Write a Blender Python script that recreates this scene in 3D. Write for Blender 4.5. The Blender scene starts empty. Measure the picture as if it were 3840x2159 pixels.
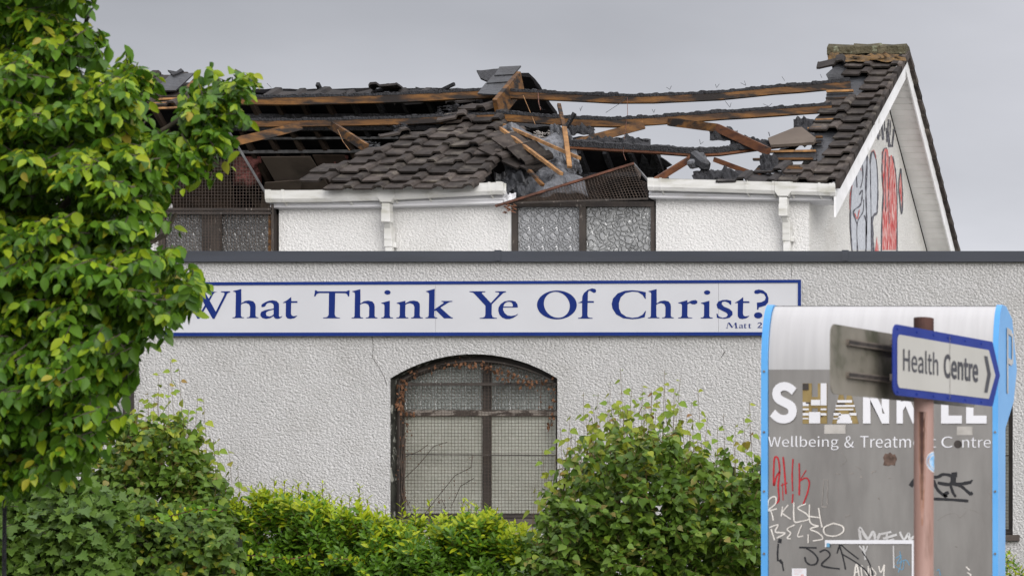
import bpy, math, random
import numpy as np
from mathutils import Vector, Matrix, noise as mnoise
random.seed(7); RNG = np.random.default_rng(7)
S = bpy.context.scene
COL = S.collection
R = math.radians

# ------------------------------------------------------------------ camera, world, sun, exposure
F = 10000.0; VX = 5700.0; VY = 2630.0; W0 = 3840.0; EYE = 1.6
cam = bpy.data.cameras.new("camera"); camo = bpy.data.objects.new("camera", cam); COL.objects.link(camo)
camo.location = (0, 0, EYE); camo.rotation_euler = (R(90), 0, 0)
cam.sensor_width = 36; cam.lens = 36 * F / W0
cam.shift_x = (1920 - VX) / W0; cam.shift_y = (VY - 1079.5) / W0
cam.clip_start = 0.1; cam.clip_end = 3000
cam.dof.use_dof = True; cam.dof.focus_distance = 26.0; cam.dof.aperture_fstop = 8.5
S.camera = camo
S.view_settings.view_transform = 'Standard'; S.view_settings.look = 'None'
S.view_settings.exposure = 0.62; S.view_settings.gamma = 1; S.view_settings.use_curve_mapping = False

SUN_EL, SUN_AZ = 23.0, 36.0          # sun behind the camera; azimuth measured from -Y towards +X
sd = Vector((math.cos(R(SUN_EL)) * math.sin(R(SUN_AZ)), -math.cos(R(SUN_EL)) * math.cos(R(SUN_AZ)), math.sin(R(SUN_EL))))
sl = bpy.data.lights.new("sun", 'SUN'); sl.energy = 1.45; sl.angle = R(42); sl.color = (1.0, 0.97, 0.93)
so = bpy.data.objects.new("sun", sl); COL.objects.link(so); so.location = (0, 0, 30)
so.rotation_euler = sd.to_track_quat('Z', 'Y').to_euler()

world = bpy.data.worlds.new("World"); S.world = world; world.use_nodes = True
nt = world.node_tree; N = nt.nodes; LK = nt.links; N.clear()
def wn(t, **k):
    n = N.new(t)
    for a, b in k.items(): setattr(n, a, b)
    return n
out = wn('ShaderNodeOutputWorld')
sky = wn('ShaderNodeTexSky', sky_type='NISHITA', sun_disc=False, sun_elevation=R(SUN_EL), sun_rotation=R(180 - SUN_AZ))
b1 = wn('ShaderNodeBackground'); b1.inputs[1].default_value = 0.1; LK.new(sky.outputs[0], b1.inputs[0])
tc = wn('ShaderNodeTexCoord'); sep = wn('ShaderNodeSeparateXYZ'); LK.new(tc.outputs['Generated'], sep.inputs[0])
def mth(op, a, b=None, clamp=False):
    m = wn('ShaderNodeMath', operation=op, use_clamp=clamp)
    for i, v in enumerate((a, b)):
        if v is None: continue
        if isinstance(v, (int, float)): m.inputs[i].default_value = v
        else: LK.new(v, m.inputs[i])
    return m.outputs[0]
zc = mth('MAXIMUM', sep.outputs[2], 0.0)
zz = mth('ADD', zc, 0.16)
cx_, cy_ = mth('DIVIDE', sep.outputs[0], zz), mth('DIVIDE', sep.outputs[1], zz)
cmb = wn('ShaderNodeCombineXYZ'); LK.new(cx_, cmb.inputs[0]); LK.new(cy_, cmb.inputs[1])
cl = wn('ShaderNodeTexNoise'); cl.inputs['Scale'].default_value = 0.8; cl.inputs['Detail'].default_value = 6; cl.inputs['Roughness'].default_value = 0.5
mp = wn('ShaderNodeMapping'); mp.inputs['Location'].default_value = (3.1, 1.35, 0); LK.new(cmb.outputs[0], mp.inputs[0]); LK.new(mp.outputs[0], cl.inputs['Vector'])
cn = mth('MULTIPLY', mth('SUBTRACT', cl.outputs[0], 0.5), 2.3)
base = mth('ADD', mth('ADD', mth('MULTIPLY', zc, 0.52), mth('MULTIPLY', mth('POWER', zc, 2.0), 0.65)), 0.0)            # overcast sky: brighter towards the zenith
hz = mth('MINIMUM', mth('MULTIPLY', mth('POWER', mth('SUBTRACT', 1.0, zc, True), 13.0), 2.3), 0.42)   # bright band below the cloud deck
lum = mth('MULTIPLY', mth('ADD', base, hz), mth('ADD', cn, 1.0))
dt = wn('ShaderNodeVectorMath', operation='DOT_PRODUCT'); LK.new(tc.outputs['Generated'], dt.inputs[0]); dt.inputs[1].default_value = sd
gl = mth('MULTIPLY', mth('POWER', mth('MAXIMUM', dt.outputs['Value'], 0.0), 2.0), 0.95)   # thin cloud round the sun
lum = mth('ADD', lum, gl)
d2 = wn('ShaderNodeVectorMath', operation='DOT_PRODUCT'); LK.new(tc.outputs['Generated'], d2.inputs[0]); d2.inputs[1].default_value = (0.086, 0.98, 0.16)
lum = mth('ADD', lum, mth('MULTIPLY', mth('POWER', mth('MAXIMUM', d2.outputs['Value'], 0.0), 22.0), 0.50))   # thinner cloud over the right-hand side
cc = wn('ShaderNodeMix', data_type='RGBA', blend_type='MULTIPLY'); cc.inputs[0].default_value = 1.0
LK.new(lum, cc.inputs[6]); cc.inputs[7].default_value = (0.975, 0.968, 1.025, 1)
b2 = wn('ShaderNodeBackground'); b2.inputs[1].default_value = 1.0; LK.new(cc.outputs[2], b2.inputs[0])
mx = wn('ShaderNodeMixShader'); mx.inputs[0].default_value = 0.93; LK.new(b1.outputs[0], mx.inputs[1]); LK.new(b2.outputs[0], mx.inputs[2]); LK.new(mx.outputs[0], out.inputs[0])

# ------------------------------------------------------------------ geometry helpers
def at(px, py, Y): return Vector(((px - VX) / F * Y, Y, EYE + (VY - py) / F * Y))
YE, ZE, PI_, YR = 26.87, 6.83, 0.671, 29.88
ZR = ZE + PI_ * (YR - YE); YB = 2 * YR - YE
TH = math.atan(PI_)
def onroof(px, py, off=0.0):
    k = (VY - py) / F; Y = (PI_ * YE - ZE + EYE) / (PI_ - k)
    p = at(px, py, Y); return p + Vector((0, -math.sin(TH), math.cos(TH))) * off
def onback(px, py, off=0.0):
    k = (VY - py) / F; Y = (ZR - EYE + PI_ * YR) / (PI_ + k)
    return at(px, py, Y) + Vector((0, -math.sin(TH), -math.cos(TH))) * off

WL = {}      # world location of every object, for parenting
def link(o, name, parent=None, loc=(0, 0, 0)):
    COL.objects.link(o); loc = Vector(loc); WL[o] = loc.copy()
    if parent is not None:
        o.parent = parent; o.location = loc - WL[parent]
    else: o.location = loc
    return o
def tag(o, label=None, cat=None, group=None, kind=None):
    if label: o['label'] = label
    if cat: o['category'] = cat
    if group: o['group'] = group
    if kind: o['kind'] = kind
    return o
def thing(name, label, cat, loc, group=None):
    o = bpy.data.objects.new(name, None); o.empty_display_size = 0.3
    link(o, name, None, loc); return tag(o, label, cat, group)

class MB:
    def __init__(s): s.v = []; s.f = []; s.mi = []
    def add(s, vs, fs, m=0):
        n = len(s.v); s.v += [tuple(v) for v in vs]
        for f in fs: s.f.append([i + n for i in f]); s.mi.append(m)
    def box(s, x0, x1, y0, y1, z0, z1, m=0):
        s.add([(x0,y0,z0),(x1,y0,z0),(x1,y1,z0),(x0,y1,z0),(x0,y0,z1),(x1,y0,z1),(x1,y1,z1),(x0,y1,z1)],
              [(3,2,1,0),(4,5,6,7),(0,1,5,4),(1,2,6,5),(2,3,7,6),(3,0,4,7)], m)
    def bar(s, a, b, w, h, up=(0, 0, 1), m=0):
        a = Vector(a); b = Vector(b); d = (b - a).normalized(); up = Vector(up)
        if abs(d.dot(up)) > 0.98: up = Vector((0, 1, 0))
        sx = d.cross(up).normalized() * w / 2; uz = sx.cross(d).normalized() * h / 2
        vs = [p + i * sx + j * uz for p in (a, b) for i, j in ((-1,-1),(1,-1),(1,1),(-1,1))]
        s.add(vs, [(0,1,2,3),(7,6,5,4),(0,4,5,1),(1,5,6,2),(2,6,7,3),(3,7,4,0)], m)
    def wire(s, a, b, r, m=0):
        a = Vector(a); b = Vector(b); d = (b - a).normalized(); up = Vector((0, 0, 1)) if abs(d.z) < .9 else Vector((1, 0, 0))
        u = d.cross(up).normalized() * r; w = u.cross(d).normalized() * r
        s.add([a + u, a - u * .5 + w * .87, a - u * .5 - w * .87, b + u, b - u * .5 + w * .87, b - u * .5 - w * .87],
              [(0,1,4,3),(1,2,5,4),(2,0,3,5)], m)
    def tube(s, pts, rs, n=8, m=0, cap=True):
        pts = [Vector(p) for p in pts]; rings = []
        if not hasattr(rs, '__len__'): rs = [rs] * len(pts)
        base = len(s.v); vs = []; fs = []
        for i, p in enumerate(pts):
            d = (pts[min(i + 1, len(pts) - 1)] - pts[max(i - 1, 0)]).normalized()
            up = Vector((0, 1, 0)) if abs(d.y) < .8 else Vector((1, 0, 0))
            u = d.cross(up).normalized(); w = u.cross(d)
            for k in range(n):
                a = 2 * math.pi * k / n; vs.append(p + (u * math.cos(a) + w * math.sin(a)) * rs[i])
        for i in range(len(pts) - 1):
            for k in range(n):
                fs.append((i*n+k, i*n+(k+1)%n, (i+1)*n+(k+1)%n, (i+1)*n+k))
        if cap: fs.append(tuple(range(n))); fs.append(tuple(reversed(range((len(pts)-1)*n, len(pts)*n))))
        s.add(vs, fs, m)
    def prism(s, poly, d0, d1, fn, m=0):
        """poly: 2D outline; fn(a,b,d)->3D; capped front and back"""
        n = len(poly)
        vs = [fn(a, b, d0) for a, b in poly] + [fn(a, b, d1) for a, b in poly]
        s.add(vs, [tuple(range(n)), tuple(reversed(range(n, 2*n)))] + [(i, (i+1) % n, n + (i+1) % n, n + i) for i in range(n)], m)
    def build(s, name, mats, parent=None, smooth=False, kind=None, label=None, bevel=0):
        vs = np.array(s.v, dtype=float); c = (vs.min(0) + vs.max(0)) / 2
        if parent is None: c[2] = vs[:, 2].min()
        me = bpy.data.meshes.new(name); me.from_pydata((vs - c).tolist(), [], s.f)
        if not isinstance(mats, (list, tuple)): mats = [mats]
        for m in mats: me.materials.append(m)
        if len(mats) > 1: me.polygons.foreach_set('material_index', s.mi)
        if smooth: me.polygons.foreach_set('use_smooth', [True] * len(me.polygons))
        me.update()
        o = bpy.data.objects.new(name, me); link(o, name, parent, c)
        if bevel:
            b = o.modifiers.new("bevel", 'BEVEL'); b.width = bevel; b.segments = 1; b.limit_method = 'ANGLE'
        if kind: o['kind'] = kind
        if label: o['label'] = label
        return o

# ------------------------------------------------------------------ materials
def srgb(r, g, b): return tuple(((c/255)/12.92 if c/255 <= .04045 else ((c/255+.055)/1.055)**2.4) for c in (r, g, b)) + (1,)
def mat(name, c1, c2=None, scale=4.0, rough=0.8, metal=0.0, bump=0.0, bscale=40.0, bdist=0.005, coord='pos', stretch=(1,1,1),
        spec=0.4, detail=5, contrast=(0.35, 0.65), rnd=0.0, c3=None, s3=1.5, t3=(0.55, 0.7), rough2=None):
    m = bpy.data.materials.new(name); m.use_nodes = True; t = m.node_tree; n = t.nodes; l = t.links
    p = n['Principled BSDF']; p.inputs['Roughness'].default_value = rough; p.inputs['Metallic'].default_value = metal
    p.inputs['Specular IOR Level'].default_value = spec
    if coord == 'pos': g = n.new('ShaderNodeNewGeometry').outputs['Position']
    else: g = n.new('ShaderNodeTexCoord').outputs['Object']
    mp = n.new('ShaderNodeMapping'); mp.inputs['Scale'].default_value = stretch; l.new(g, mp.inputs[0]); vec = mp.outputs[0]
    if coord == 'obj':
        oi = n.new('ShaderNodeObjectInfo'); ad = n.new('ShaderNodeVectorMath'); ad.operation = 'MULTIPLY_ADD'
        cm = n.new('ShaderNodeCombineXYZ')
        for i in range(3): l.new(oi.outputs['Random'], cm.inputs[i])
        l.new(cm.outputs[0], ad.inputs[0]); ad.inputs[1].default_value = (17, 31, 11); l.new(vec, ad.inputs[2]); vec = ad.outputs[0]
    col = None
    c1 = tuple(c1)[:3] + (1,)
    if c2 is not None:
        c2 = tuple(c2)[:3] + (1,)
        nz = n.new('ShaderNodeTexNoise'); nz.inputs['Scale'].default_value = scale; nz.inputs['Detail'].default_value = detail; l.new(vec, nz.inputs['Vector'])
        cr = n.new('ShaderNodeValToRGB'); cr.color_ramp.elements[0].position, cr.color_ramp.elements[1].position = contrast
        cr.color_ramp.elements[0].color = c1; cr.color_ramp.elements[1].color = c2; l.new(nz.outputs[0], cr.inputs[0]); col = cr.outputs[0]
        if rough2 is not None:
            mr = n.new('ShaderNodeMapRange'); mr.inputs[3].default_value = rough; mr.inputs[4].default_value = rough2; l.new(nz.outputs[0], mr.inputs[0]); l.new(mr.outputs[0], p.inputs['Roughness'])
    if c3 is not None:
        nz = n.new('ShaderNodeTexNoise'); nz.inputs['Scale'].default_value = s3; nz.inputs['Detail'].default_value = 7; nz.inputs['Roughness'].default_value = .62; l.new(vec, nz.inputs['Vector'])
        mr = n.new('ShaderNodeMapRange'); mr.inputs[1].default_value, mr.inputs[2].default_value = t3; l.new(nz.outputs[0], mr.inputs[0])
        mi = n.new('ShaderNodeMix'); mi.data_type = 'RGBA'; l.new(mr.outputs[0], mi.inputs[0])
        if col: l.new(col, mi.inputs[6])
        else: mi.inputs[6].default_value = c1
        mi.inputs[7].default_value = tuple(c3)[:3] + (1,); col = mi.outputs[2]
    if rnd:
        oi = n.new('ShaderNodeObjectInfo'); mr = n.new('ShaderNodeMapRange'); mr.inputs[3].default_value = 1 - rnd; mr.inputs[4].default_value = 1 + rnd
        l.new(oi.outputs['Random'], mr.inputs[0])
        mi = n.new('ShaderNodeMix'); mi.data_type = 'RGBA'; mi.blend_type = 'MULTIPLY'; mi.inputs[0].default_value = 1
        if col: l.new(col, mi.inputs[6])
        else: mi.inputs[6].default_value = c1
        l.new(mr.outputs[0], mi.inputs[7]); col = mi.outputs[2]
    if col: l.new(col, p.inputs['Base Color'])
    else: p.inputs['Base Color'].default_value = c1
    if bump:
        nz = n.new('ShaderNodeTexNoise'); nz.inputs['Scale'].default_value = bscale; nz.inputs['Detail'].default_value = 4; l.new(vec, nz.inputs['Vector'])
        b = n.new('ShaderNodeBump'); b.inputs['Strength'].default_value = bump; b.inputs['Distance'].default_value = bdist
        l.new(nz.outputs[0], b.inputs['Height']); l.new(b.outputs[0], p.inputs['Normal'])
    return m

def stucco(name, c, dirt, amt, bs=1.0):
    m = mat(name, c, tuple(x * .93 for x in c[:3]), 1.3, 0.9, c3=dirt, s3=1.1, t3=amt, spec=.2)
    t = m.node_tree; n = t.nodes; l = t.links; p = n['Principled BSDF']
    g = n.new('ShaderNodeNewGeometry').outputs['Position']
    mp = n.new('ShaderNodeMapping'); mp.inputs['Scale'].default_value = (1, 1, 1.25); l.new(g, mp.inputs[0])
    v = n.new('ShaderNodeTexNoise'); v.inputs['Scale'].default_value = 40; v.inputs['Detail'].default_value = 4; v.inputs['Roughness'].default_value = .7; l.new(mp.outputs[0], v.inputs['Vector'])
    vo = n.new('ShaderNodeTexVoronoi'); vo.feature = 'SMOOTH_F1'; vo.inputs['Scale'].default_value = 46; vo.inputs['Smoothness'].default_value = .6; vo.inputs['Randomness'].default_value = 1
    wv = n.new('ShaderNodeMix'); wv.data_type = 'VECTOR'; wv.inputs[0].default_value = .035; l.new(mp.outputs[0], wv.inputs[4]); l.new(v.outputs[1], wv.inputs[5]); l.new(wv.outputs[1], vo.inputs['Vector'])
    hf = n.new('ShaderNodeMath'); hf.operation = 'MULTIPLY'; l.new(vo.outputs['Distance'], hf.inputs[0]); hf.inputs[1].default_value = .55
    ad = n.new('ShaderNodeMath'); ad.operation = 'SUBTRACT'; l.new(v.outputs[0], ad.inputs[0]); l.new(hf.outputs[0], ad.inputs[1])
    mr = n.new('ShaderNodeMapRange'); mr.inputs[1].default_value = -.45; mr.inputs[2].default_value = .55; l.new(ad.outputs[0], mr.inputs[0])
    b = n.new('ShaderNodeBump'); b.inputs['Strength'].default_value = bs; b.inputs['Distance'].default_value = 0.022; l.new(mr.outputs[0], b.inputs['Height'])
    l.new(b.outputs[0], p.inputs['Normal'])
    # pits of the roughcast darkened in the colour to stand in for shade
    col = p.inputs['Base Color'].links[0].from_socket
    pit_shade = n.new('ShaderNodeMapRange'); pit_shade.inputs[1].default_value = .30; pit_shade.inputs[2].default_value = .45; pit_shade.inputs[3].default_value = .62 if bs > .8 else .82; pit_shade.inputs[4].default_value = 1; l.new(v.outputs[0], pit_shade.inputs[0])
    mi = n.new('ShaderNodeMix'); mi.data_type = 'RGBA'; mi.blend_type = 'MULTIPLY'; mi.inputs[0].default_value = 1; l.new(col, mi.inputs[6]); l.new(pit_shade.outputs[0], mi.inputs[7]); l.new(mi.outputs[2], p.inputs['Base Color'])
    return m

def glass_mat(name, c, vs, dist, rough=.12, rep=False, c2=None):
    m = mat(name, c, c2 or tuple(x * .6 for x in c[:3]), 1.6, rough, spec=.9)
    t = m.node_tree; n = t.nodes; l = t.links; p = n['Principled BSDF']
    g = n.new('ShaderNodeNewGeometry').outputs['Position']
    src = g
    if rep:
        fr = n.new('ShaderNodeVectorMath'); fr.operation = 'MODULO'; fr.inputs[1].default_value = (.14, 99, .19)
        ab = n.new('ShaderNodeVectorMath'); ab.operation = 'ADD'; ab.inputs[1].default_value = (50, 0, 50); l.new(g, ab.inputs[0]); l.new(ab.outputs[0], fr.inputs[0]); src = fr.outputs[0]
    nz = n.new('ShaderNodeTexNoise'); nz.inputs['Scale'].default_value = 7; l.new(src, nz.inputs['Vector'])
    mi = n.new('ShaderNodeMix'); mi.data_type = 'VECTOR'; mi.inputs[0].default_value = .12; l.new(src, mi.inputs[4]); l.new(nz.outputs[1], mi.inputs[5])
    v = n.new('ShaderNodeTexVoronoi'); v.feature = 'DISTANCE_TO_EDGE'; v.inputs['Scale'].default_value = vs; l.new(mi.outputs[1], v.inputs['Vector'])
    mr = n.new('ShaderNodeMapRange'); mr.inputs[1].default_value = 0; mr.inputs[2].default_value = .22; mr.interpolation_type = 'SMOOTHSTEP'; l.new(v.outputs[0], mr.inputs[0])
    b = n.new('ShaderNodeBump'); b.inputs['Strength'].default_value = 1; b.inputs['Distance'].default_value = dist; l.new(mr.outputs[0], b.inputs['Height']); l.new(b.outputs[0], p.inputs['Normal'])
    return m

def leaf_mat(name, ca, cb, cc=None, trans=.28, rough=.42):
    m = bpy.data.materials.new(name); m.use_nodes = True; t = m.node_tree; n = t.nodes; l = t.links; p = n['Principled BSDF']
    g = n.new('ShaderNodeNewGeometry'); oi = n.new('ShaderNodeObjectInfo')
    a = n.new('ShaderNodeMath'); a.operation = 'ADD'; l.new(g.outputs['Random Per Island'], a.inputs[0]); l.new(oi.outputs['Random'], a.inputs[1])
    f = n.new('ShaderNodeMath'); f.operation = 'FRACT'; l.new(a.outputs[0], f.inputs[0])
    cr = n.new('ShaderNodeValToRGB'); e = cr.color_ramp.elements; e[0].color = tuple(ca) + (1,); e[1].color = tuple(cb) + (1,)
    if cc: x = e.new(0.93); e[1].position = .9; x.color = tuple(cb) + (1,); e[2].position = .95; e[-1].position = 1; e[-1].color = tuple(cc) + (1,)
    l.new(f.outputs[0], cr.inputs[0])
    hs = n.new('ShaderNodeHueSaturation'); nz = n.new('ShaderNodeTexNoise'); nz.inputs['Scale'].default_value = 3.5; l.new(g.outputs['Position'], nz.inputs['Vector'])
    mr = n.new('ShaderNodeMapRange'); mr.inputs[3].default_value = .7; mr.inputs[4].default_value = 1.3; l.new(nz.outputs[0], mr.inputs[0]); l.new(mr.outputs[0], hs.inputs['Value']); l.new(cr.outputs[0], hs.inputs['Color'])
    l.new(hs.outputs[0], p.inputs['Base Color']); p.inputs['Roughness'].default_value = rough; p.inputs['Specular IOR Level'].default_value = .28
    tr = n.new('ShaderNodeBsdfTranslucent'); l.new(hs.outputs[0], tr.inputs[0]); mx = n.new('ShaderNodeMixShader'); mx.inputs[0].default_value = trans
    l.new(p.outputs[0], mx.inputs[1]); l.new(tr.outputs[0], mx.inputs[2]); l.new(mx.outputs[0], n['Material Output'].inputs[0])
    return m

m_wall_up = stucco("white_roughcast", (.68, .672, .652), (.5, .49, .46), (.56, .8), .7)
m_wall = stucco("grey_white_roughcast", (.53, .523, .512), (.40, .39, .37), (.52, .78))
m_gable = stucco("gable_roughcast", (.65, .64, .605), (.5, .48, .44), (.55, .8), .7)
m_reveal = mat("mouldy_reveal", (.05, .05, .04), (.015, .015, .012), 14, .9, c3=(.32, .32, .28), s3=9, t3=(.56, .62))
m_white_reveal = mat("painted_reveal", (.7, .7, .68), (.5, .5, .47), 8, .8, bump=.3)
m_cap = mat("slate_blue_metal", (.028, .032, .042), (.042, .047, .059), 1.2, .42, c3=(.03, .033, .04), s3=3, t3=(.5, .7), stretch=(.4, 1, 4), spec=.5)
m_upvc = mat("white_plastic", (.64, .635, .615), (.52, .515, .48), 3, .38, c3=(.34, .33, .27), s3=2.6, t3=(.52, .74), stretch=(1, 1, 4))
m_upvc2 = mat("aged_white_board", (.60, .60, .61), (.52, .52, .53), 3, .45, stretch=(.5, 1, 3), c3=(.35, .34, .3), s3=3, t3=(.62, .8))
m_barge = mat("flaking_white_board", (.80, .80, .80), (.68, .68, .67), 5, .6, c3=(.42, .40, .36), s3=9, t3=(.62, .72))
m_soffit = mat("soffit_white", (.80, .79, .76), (.70, .69, .66), 5, .6)
m_tile = mat("brown_concrete_tile", (.027, .0215, .0185), (.060, .049, .042), 9, .85, bump=.5, bscale=70, bdist=.004, coord='obj', rnd=.5, c3=(.12, .105, .085), s3=5, t3=(.54, .70), spec=.25)
m_tile_burnt = mat("burnt_tile", (.012, .011, .011), (.032, .027, .025), 9, .8, bump=.6, bscale=60, coord='obj', rnd=.3)
m_moss = mat("lichened_ridge", (.048, .042, .022), (.10, .085, .05), 7, .95, bump=1, bscale=28, bdist=.03, c3=(.20, .21, .14), s3=9, t3=(.57, .66))
m_moss2 = mat("orange_lichen", (.16, .09, .03), (.07, .05, .03), 20, .95, bump=1, bscale=50, bdist=.01)
m_timber = mat("scorched_timber", (.185, .082, .018), (.052, .024, .009), 3.6, .75, coord='pos', stretch=(.8, 3, 5), c3=(.014, .010, .008), s3=2.2, t3=(.46, .58), bump=.4, bscale=30, bdist=.004)
m_timber_red = mat("red_scorched_timber", (.15, .055, .018), (.06, .021, .011), 3, .75, stretch=(1, 3, 5), c3=(.02, .013, .01), s3=2, t3=(.56, .7), bump=.4, bscale=30)
m_batten = mat("pale_batten", (.38, .20, .075), (.17, .09, .04), 6, .8, stretch=(2, 2, 2), c3=(.03, .02, .015), s3=4, t3=(.58, .68))
m_char = mat("charcoal", (.005, .005, .006), (.019, .019, .022), 26, .6, bump=1, bscale=55, bdist=.02, spec=.35)
m_felt = mat("burnt_felt", (.009, .009, .010), (.028, .030, .034), 4, .5, bump=.8, bscale=18, bdist=.02, spec=.5)
m_attic = mat("charred_lining", (.004, .004, .005), (.012, .011, .011), 3, .9, bump=.6, bscale=8, bdist=.02, spec=.1)
m_attic2 = mat("smoked_lining", (.060, .044, .034), (.030, .022, .017), 3, .9, c3=(.09, .065, .05), s3=2, t3=(.5, .7), spec=.1)
m_board = mat("smoked_plasterboard", (.12, .095, .075), (.085, .066, .052), 2, .9, c3=(.03, .022, .018), s3=1.4, t3=(.5, .75))
m_insul = mat("pink_insulation", (.24, .085, .075), (.09, .035, .03), 9, .95, bump=1, bscale=20, bdist=.04)
m_sheet = mat("torn_grey_membrane", (.045, .047, .052), (.15, .155, .168), 3.5, .38, bump=1, bscale=9, bdist=.05, spec=.6, c3=(.012, .012, .013), s3=4, t3=(.5, .62))
m_metal_strip = mat("sooty_metal", (.12, .12, .12), (.03, .03, .03), 5, .5, stretch=(2, 1, 1))
m_rust = mat("rusty_steel", (.13, .048, .026), (.055, .025, .016), 14, .8, bump=.3)
m_wire = mat("brown_wire", (.050, .038, .030), (.085, .06, .045), 12, .7)
m_wframe = mat("dark_brown_frame", (.026, .021, .018), (.046, .036, .029), 10, .6, c3=(.16, .14, .12), s3=16, t3=(.63, .68), stretch=(1, 1, .4))
m_peel = mat('peeling_frame', (.045, .034, .028), (.07, .055, .045), 10, .7, c3=(.24, .21, .18), s3=13, t3=(.50, .56), stretch=(.5, 1, 2))
m_glass_a = glass_mat("patterned_glass", (.28, .285, .29), 24, .011, .08, rep=True)
m_glass_b = glass_mat("hammered_glass", (.31, .315, .31), 21, .013, .08)
m_glass_c = glass_mat("sooty_patterned_glass", (.11, .11, .105), 24, .006, .12, rep=True)
m_glass_lo = glass_mat("clouded_glass", (.41, .415, .35), 55, .002, .35, c2=(.30, .30, .245))
m_glass_hi = glass_mat("frosted_arch_glass", (.25, .27, .25), 30, .006, .25, rep=True)
m_sign_w = mat("sign_white", (.50, .505, .525), (.475, .48, .50), 2, .35, c3=(.5, .5, .48), s3=1.5, t3=(.66, .85))
m_sign_b = mat("sign_blue", (.004, .020, .135), (.006, .026, .16), 3, .5, spec=.2)
m_sign_b2 = mat("letter_blue", (.003, .017, .13), None, rough=.5, spec=.2)
m_steel = mat("brushed_steel", (.235, .222, .205), (.262, .248, .230), 3.5, .30, 1.0, stretch=(5, 1, 1.2), rough2=.42, c3=(.35, .335, .31), s3=.9, t3=(.36, .72), bump=.10, bscale=.32, bdist=.10)  # dark base and paler blotches paint the street's reflections into the steel
m_steel2 = mat("brushed_steel_top", (.50, .49, .475), (.54, .53, .515), 3.5, .34, 1.0, stretch=(9, 1, .7), rough2=.42)  # paler copy of the same steel: sky reflection put into the colour
m_blue = mat("sky_blue_paint", (.075, .29, .60), (.10, .33, .64), 3, .42, c3=(.03, .10, .26), s3=5, t3=(.66, .74))
m_letter_w = mat("white_acrylic", (.64, .64, .66), (.58, .58, .60), 3, .4)
m_gold = mat("brass_backing", (.32, .24, .10), (.20, .14, .05), 10, .5, .5)
m_dark = mat("black_hole", (.02, .018, .016), (.05, .04, .035), 20, .8)
m_post = mat("faded_pink_post", (.31, .20, .17), (.26, .155, .125), 4, .6, c3=(.10, .045, .025), s3=2.4, t3=(.58, .74), stretch=(6, 6, .8))
m_postdark = mat("rust_cap", (.07, .03, .022), (.04, .018, .014), 18, .8)
m_signback = mat("grimy_aluminium", (.20, .183, .15), (.105, .098, .072), 5, .55, c3=(.045, .05, .025), s3=5, t3=(.5, .7))
m_rail = mat("aluminium_rail", (.22, .19, .16), (.12, .10, .08), 8, .5, .3)
m_hs_w = mat("aged_sign_cream", (.43, .42, .385), (.40, .39, .355), 4, .4, c3=(.42, .40, .34), s3=6, t3=(.62, .8))
m_hs_b = mat("worn_royal_blue", (.010, .026, .19), (.016, .036, .23), 5, .5, spec=.2)
m_black = mat("black_print", (.035, .035, .042), (.055, .055, .065), 8, .5)
m_inkb = mat("black_marker", (.012, .012, .014), None, rough=.35)
m_inkr = mat("red_marker", (.42, .015, .02), (.30, .012, .018), 30, .4)
m_inkw = mat("chalky_paint", (.62, .59, .54), (.50, .47, .43), 20, .7)
m_inkw2 = mat("faded_white_paint", (.50, .50, .49), (.36, .35, .34), 9, .7)
m_inkbl = mat("blue_marker", (.10, .27, .42), None, rough=.5)
m_scuff = mat("scuff", (.17, .155, .14), (.26, .24, .22), 30, .7)
m_brownst = mat("torn_sticker", (.05, .03, .02), (.14, .09, .07), 40, .8)
m_spr_r = mat("red_spray", (.55, .10, .09), (.36, .012, .016), 7, .8, stretch=(1, 3, .6), bump=1, bscale=27, bdist=.01, c3=(.66, .50, .46), s3=11, t3=(.46, .62))
m_spr_k = mat("black_spray", (.035, .035, .045), (.16, .16, .18), 30, .8, bump=1, bscale=27, bdist=.01, c3=(.4, .4, .4), s3=26, t3=(.6, .72))
m_spr_s = mat("silver_spray", (.50, .52, .55), (.40, .42, .45), 25, .6, bump=1, bscale=27, bdist=.01)
m_bark = mat("bark", (.045, .038, .028), (.085, .07, .05), 14, .9, bump=.5, coord='pos')
m_shoot = mat("green_shoot", (.13, .10, .035), (.08, .045, .02), 8, .7)
m_dry = mat("dead_creeper_leaf", (.15, .070, .034), (.09, .042, .02), 30, .9)
m_ground = mat("grass_soil", (.045, .055, .022), (.07, .065, .04), 2, .95, bump=.8, bscale=12, bdist=.04)
m_pave = mat("concrete_pavement", (.20, .195, .185), (.26, .255, .24), 8, .9, bump=.4)
m_roofflat = mat("flat_roof_felt", (.30, .30, .30), (.38, .38, .37), 3, .9)
m_concrete = mat("painted_sill", (.09, .075, .062), (.05, .04, .035), 9, .8)

# ------------------------------------------------------------------ ground
def slab(name, x0, x1, prof, m):
    b = MB(); n = len(prof)
    for (y0, z0), (y1, z1) in zip(prof, prof[1:]): b.add([(x0,y0,z0),(x1,y0,z0),(x1,y1,z1),(x0,y1,z1)], [(0,1,2,3)])
    return tag(b.build(name, m), kind='structure')
slab("ground", -900, 900, [(-900, -.02), (14.5, -.02), (17, .9), (19, 1.25), (33.5, 1.25), (40, .6), (900, 0)], m_ground)
b = MB(); b.box(-60, 60, 5.0, 14.4, -.15, .0); tag(b.build("pavement", m_pave), kind='structure')
slab("road", -60, 60, [(-9, -.12 + .115), (4.9, -.12 + .115)], m_pave)

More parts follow.
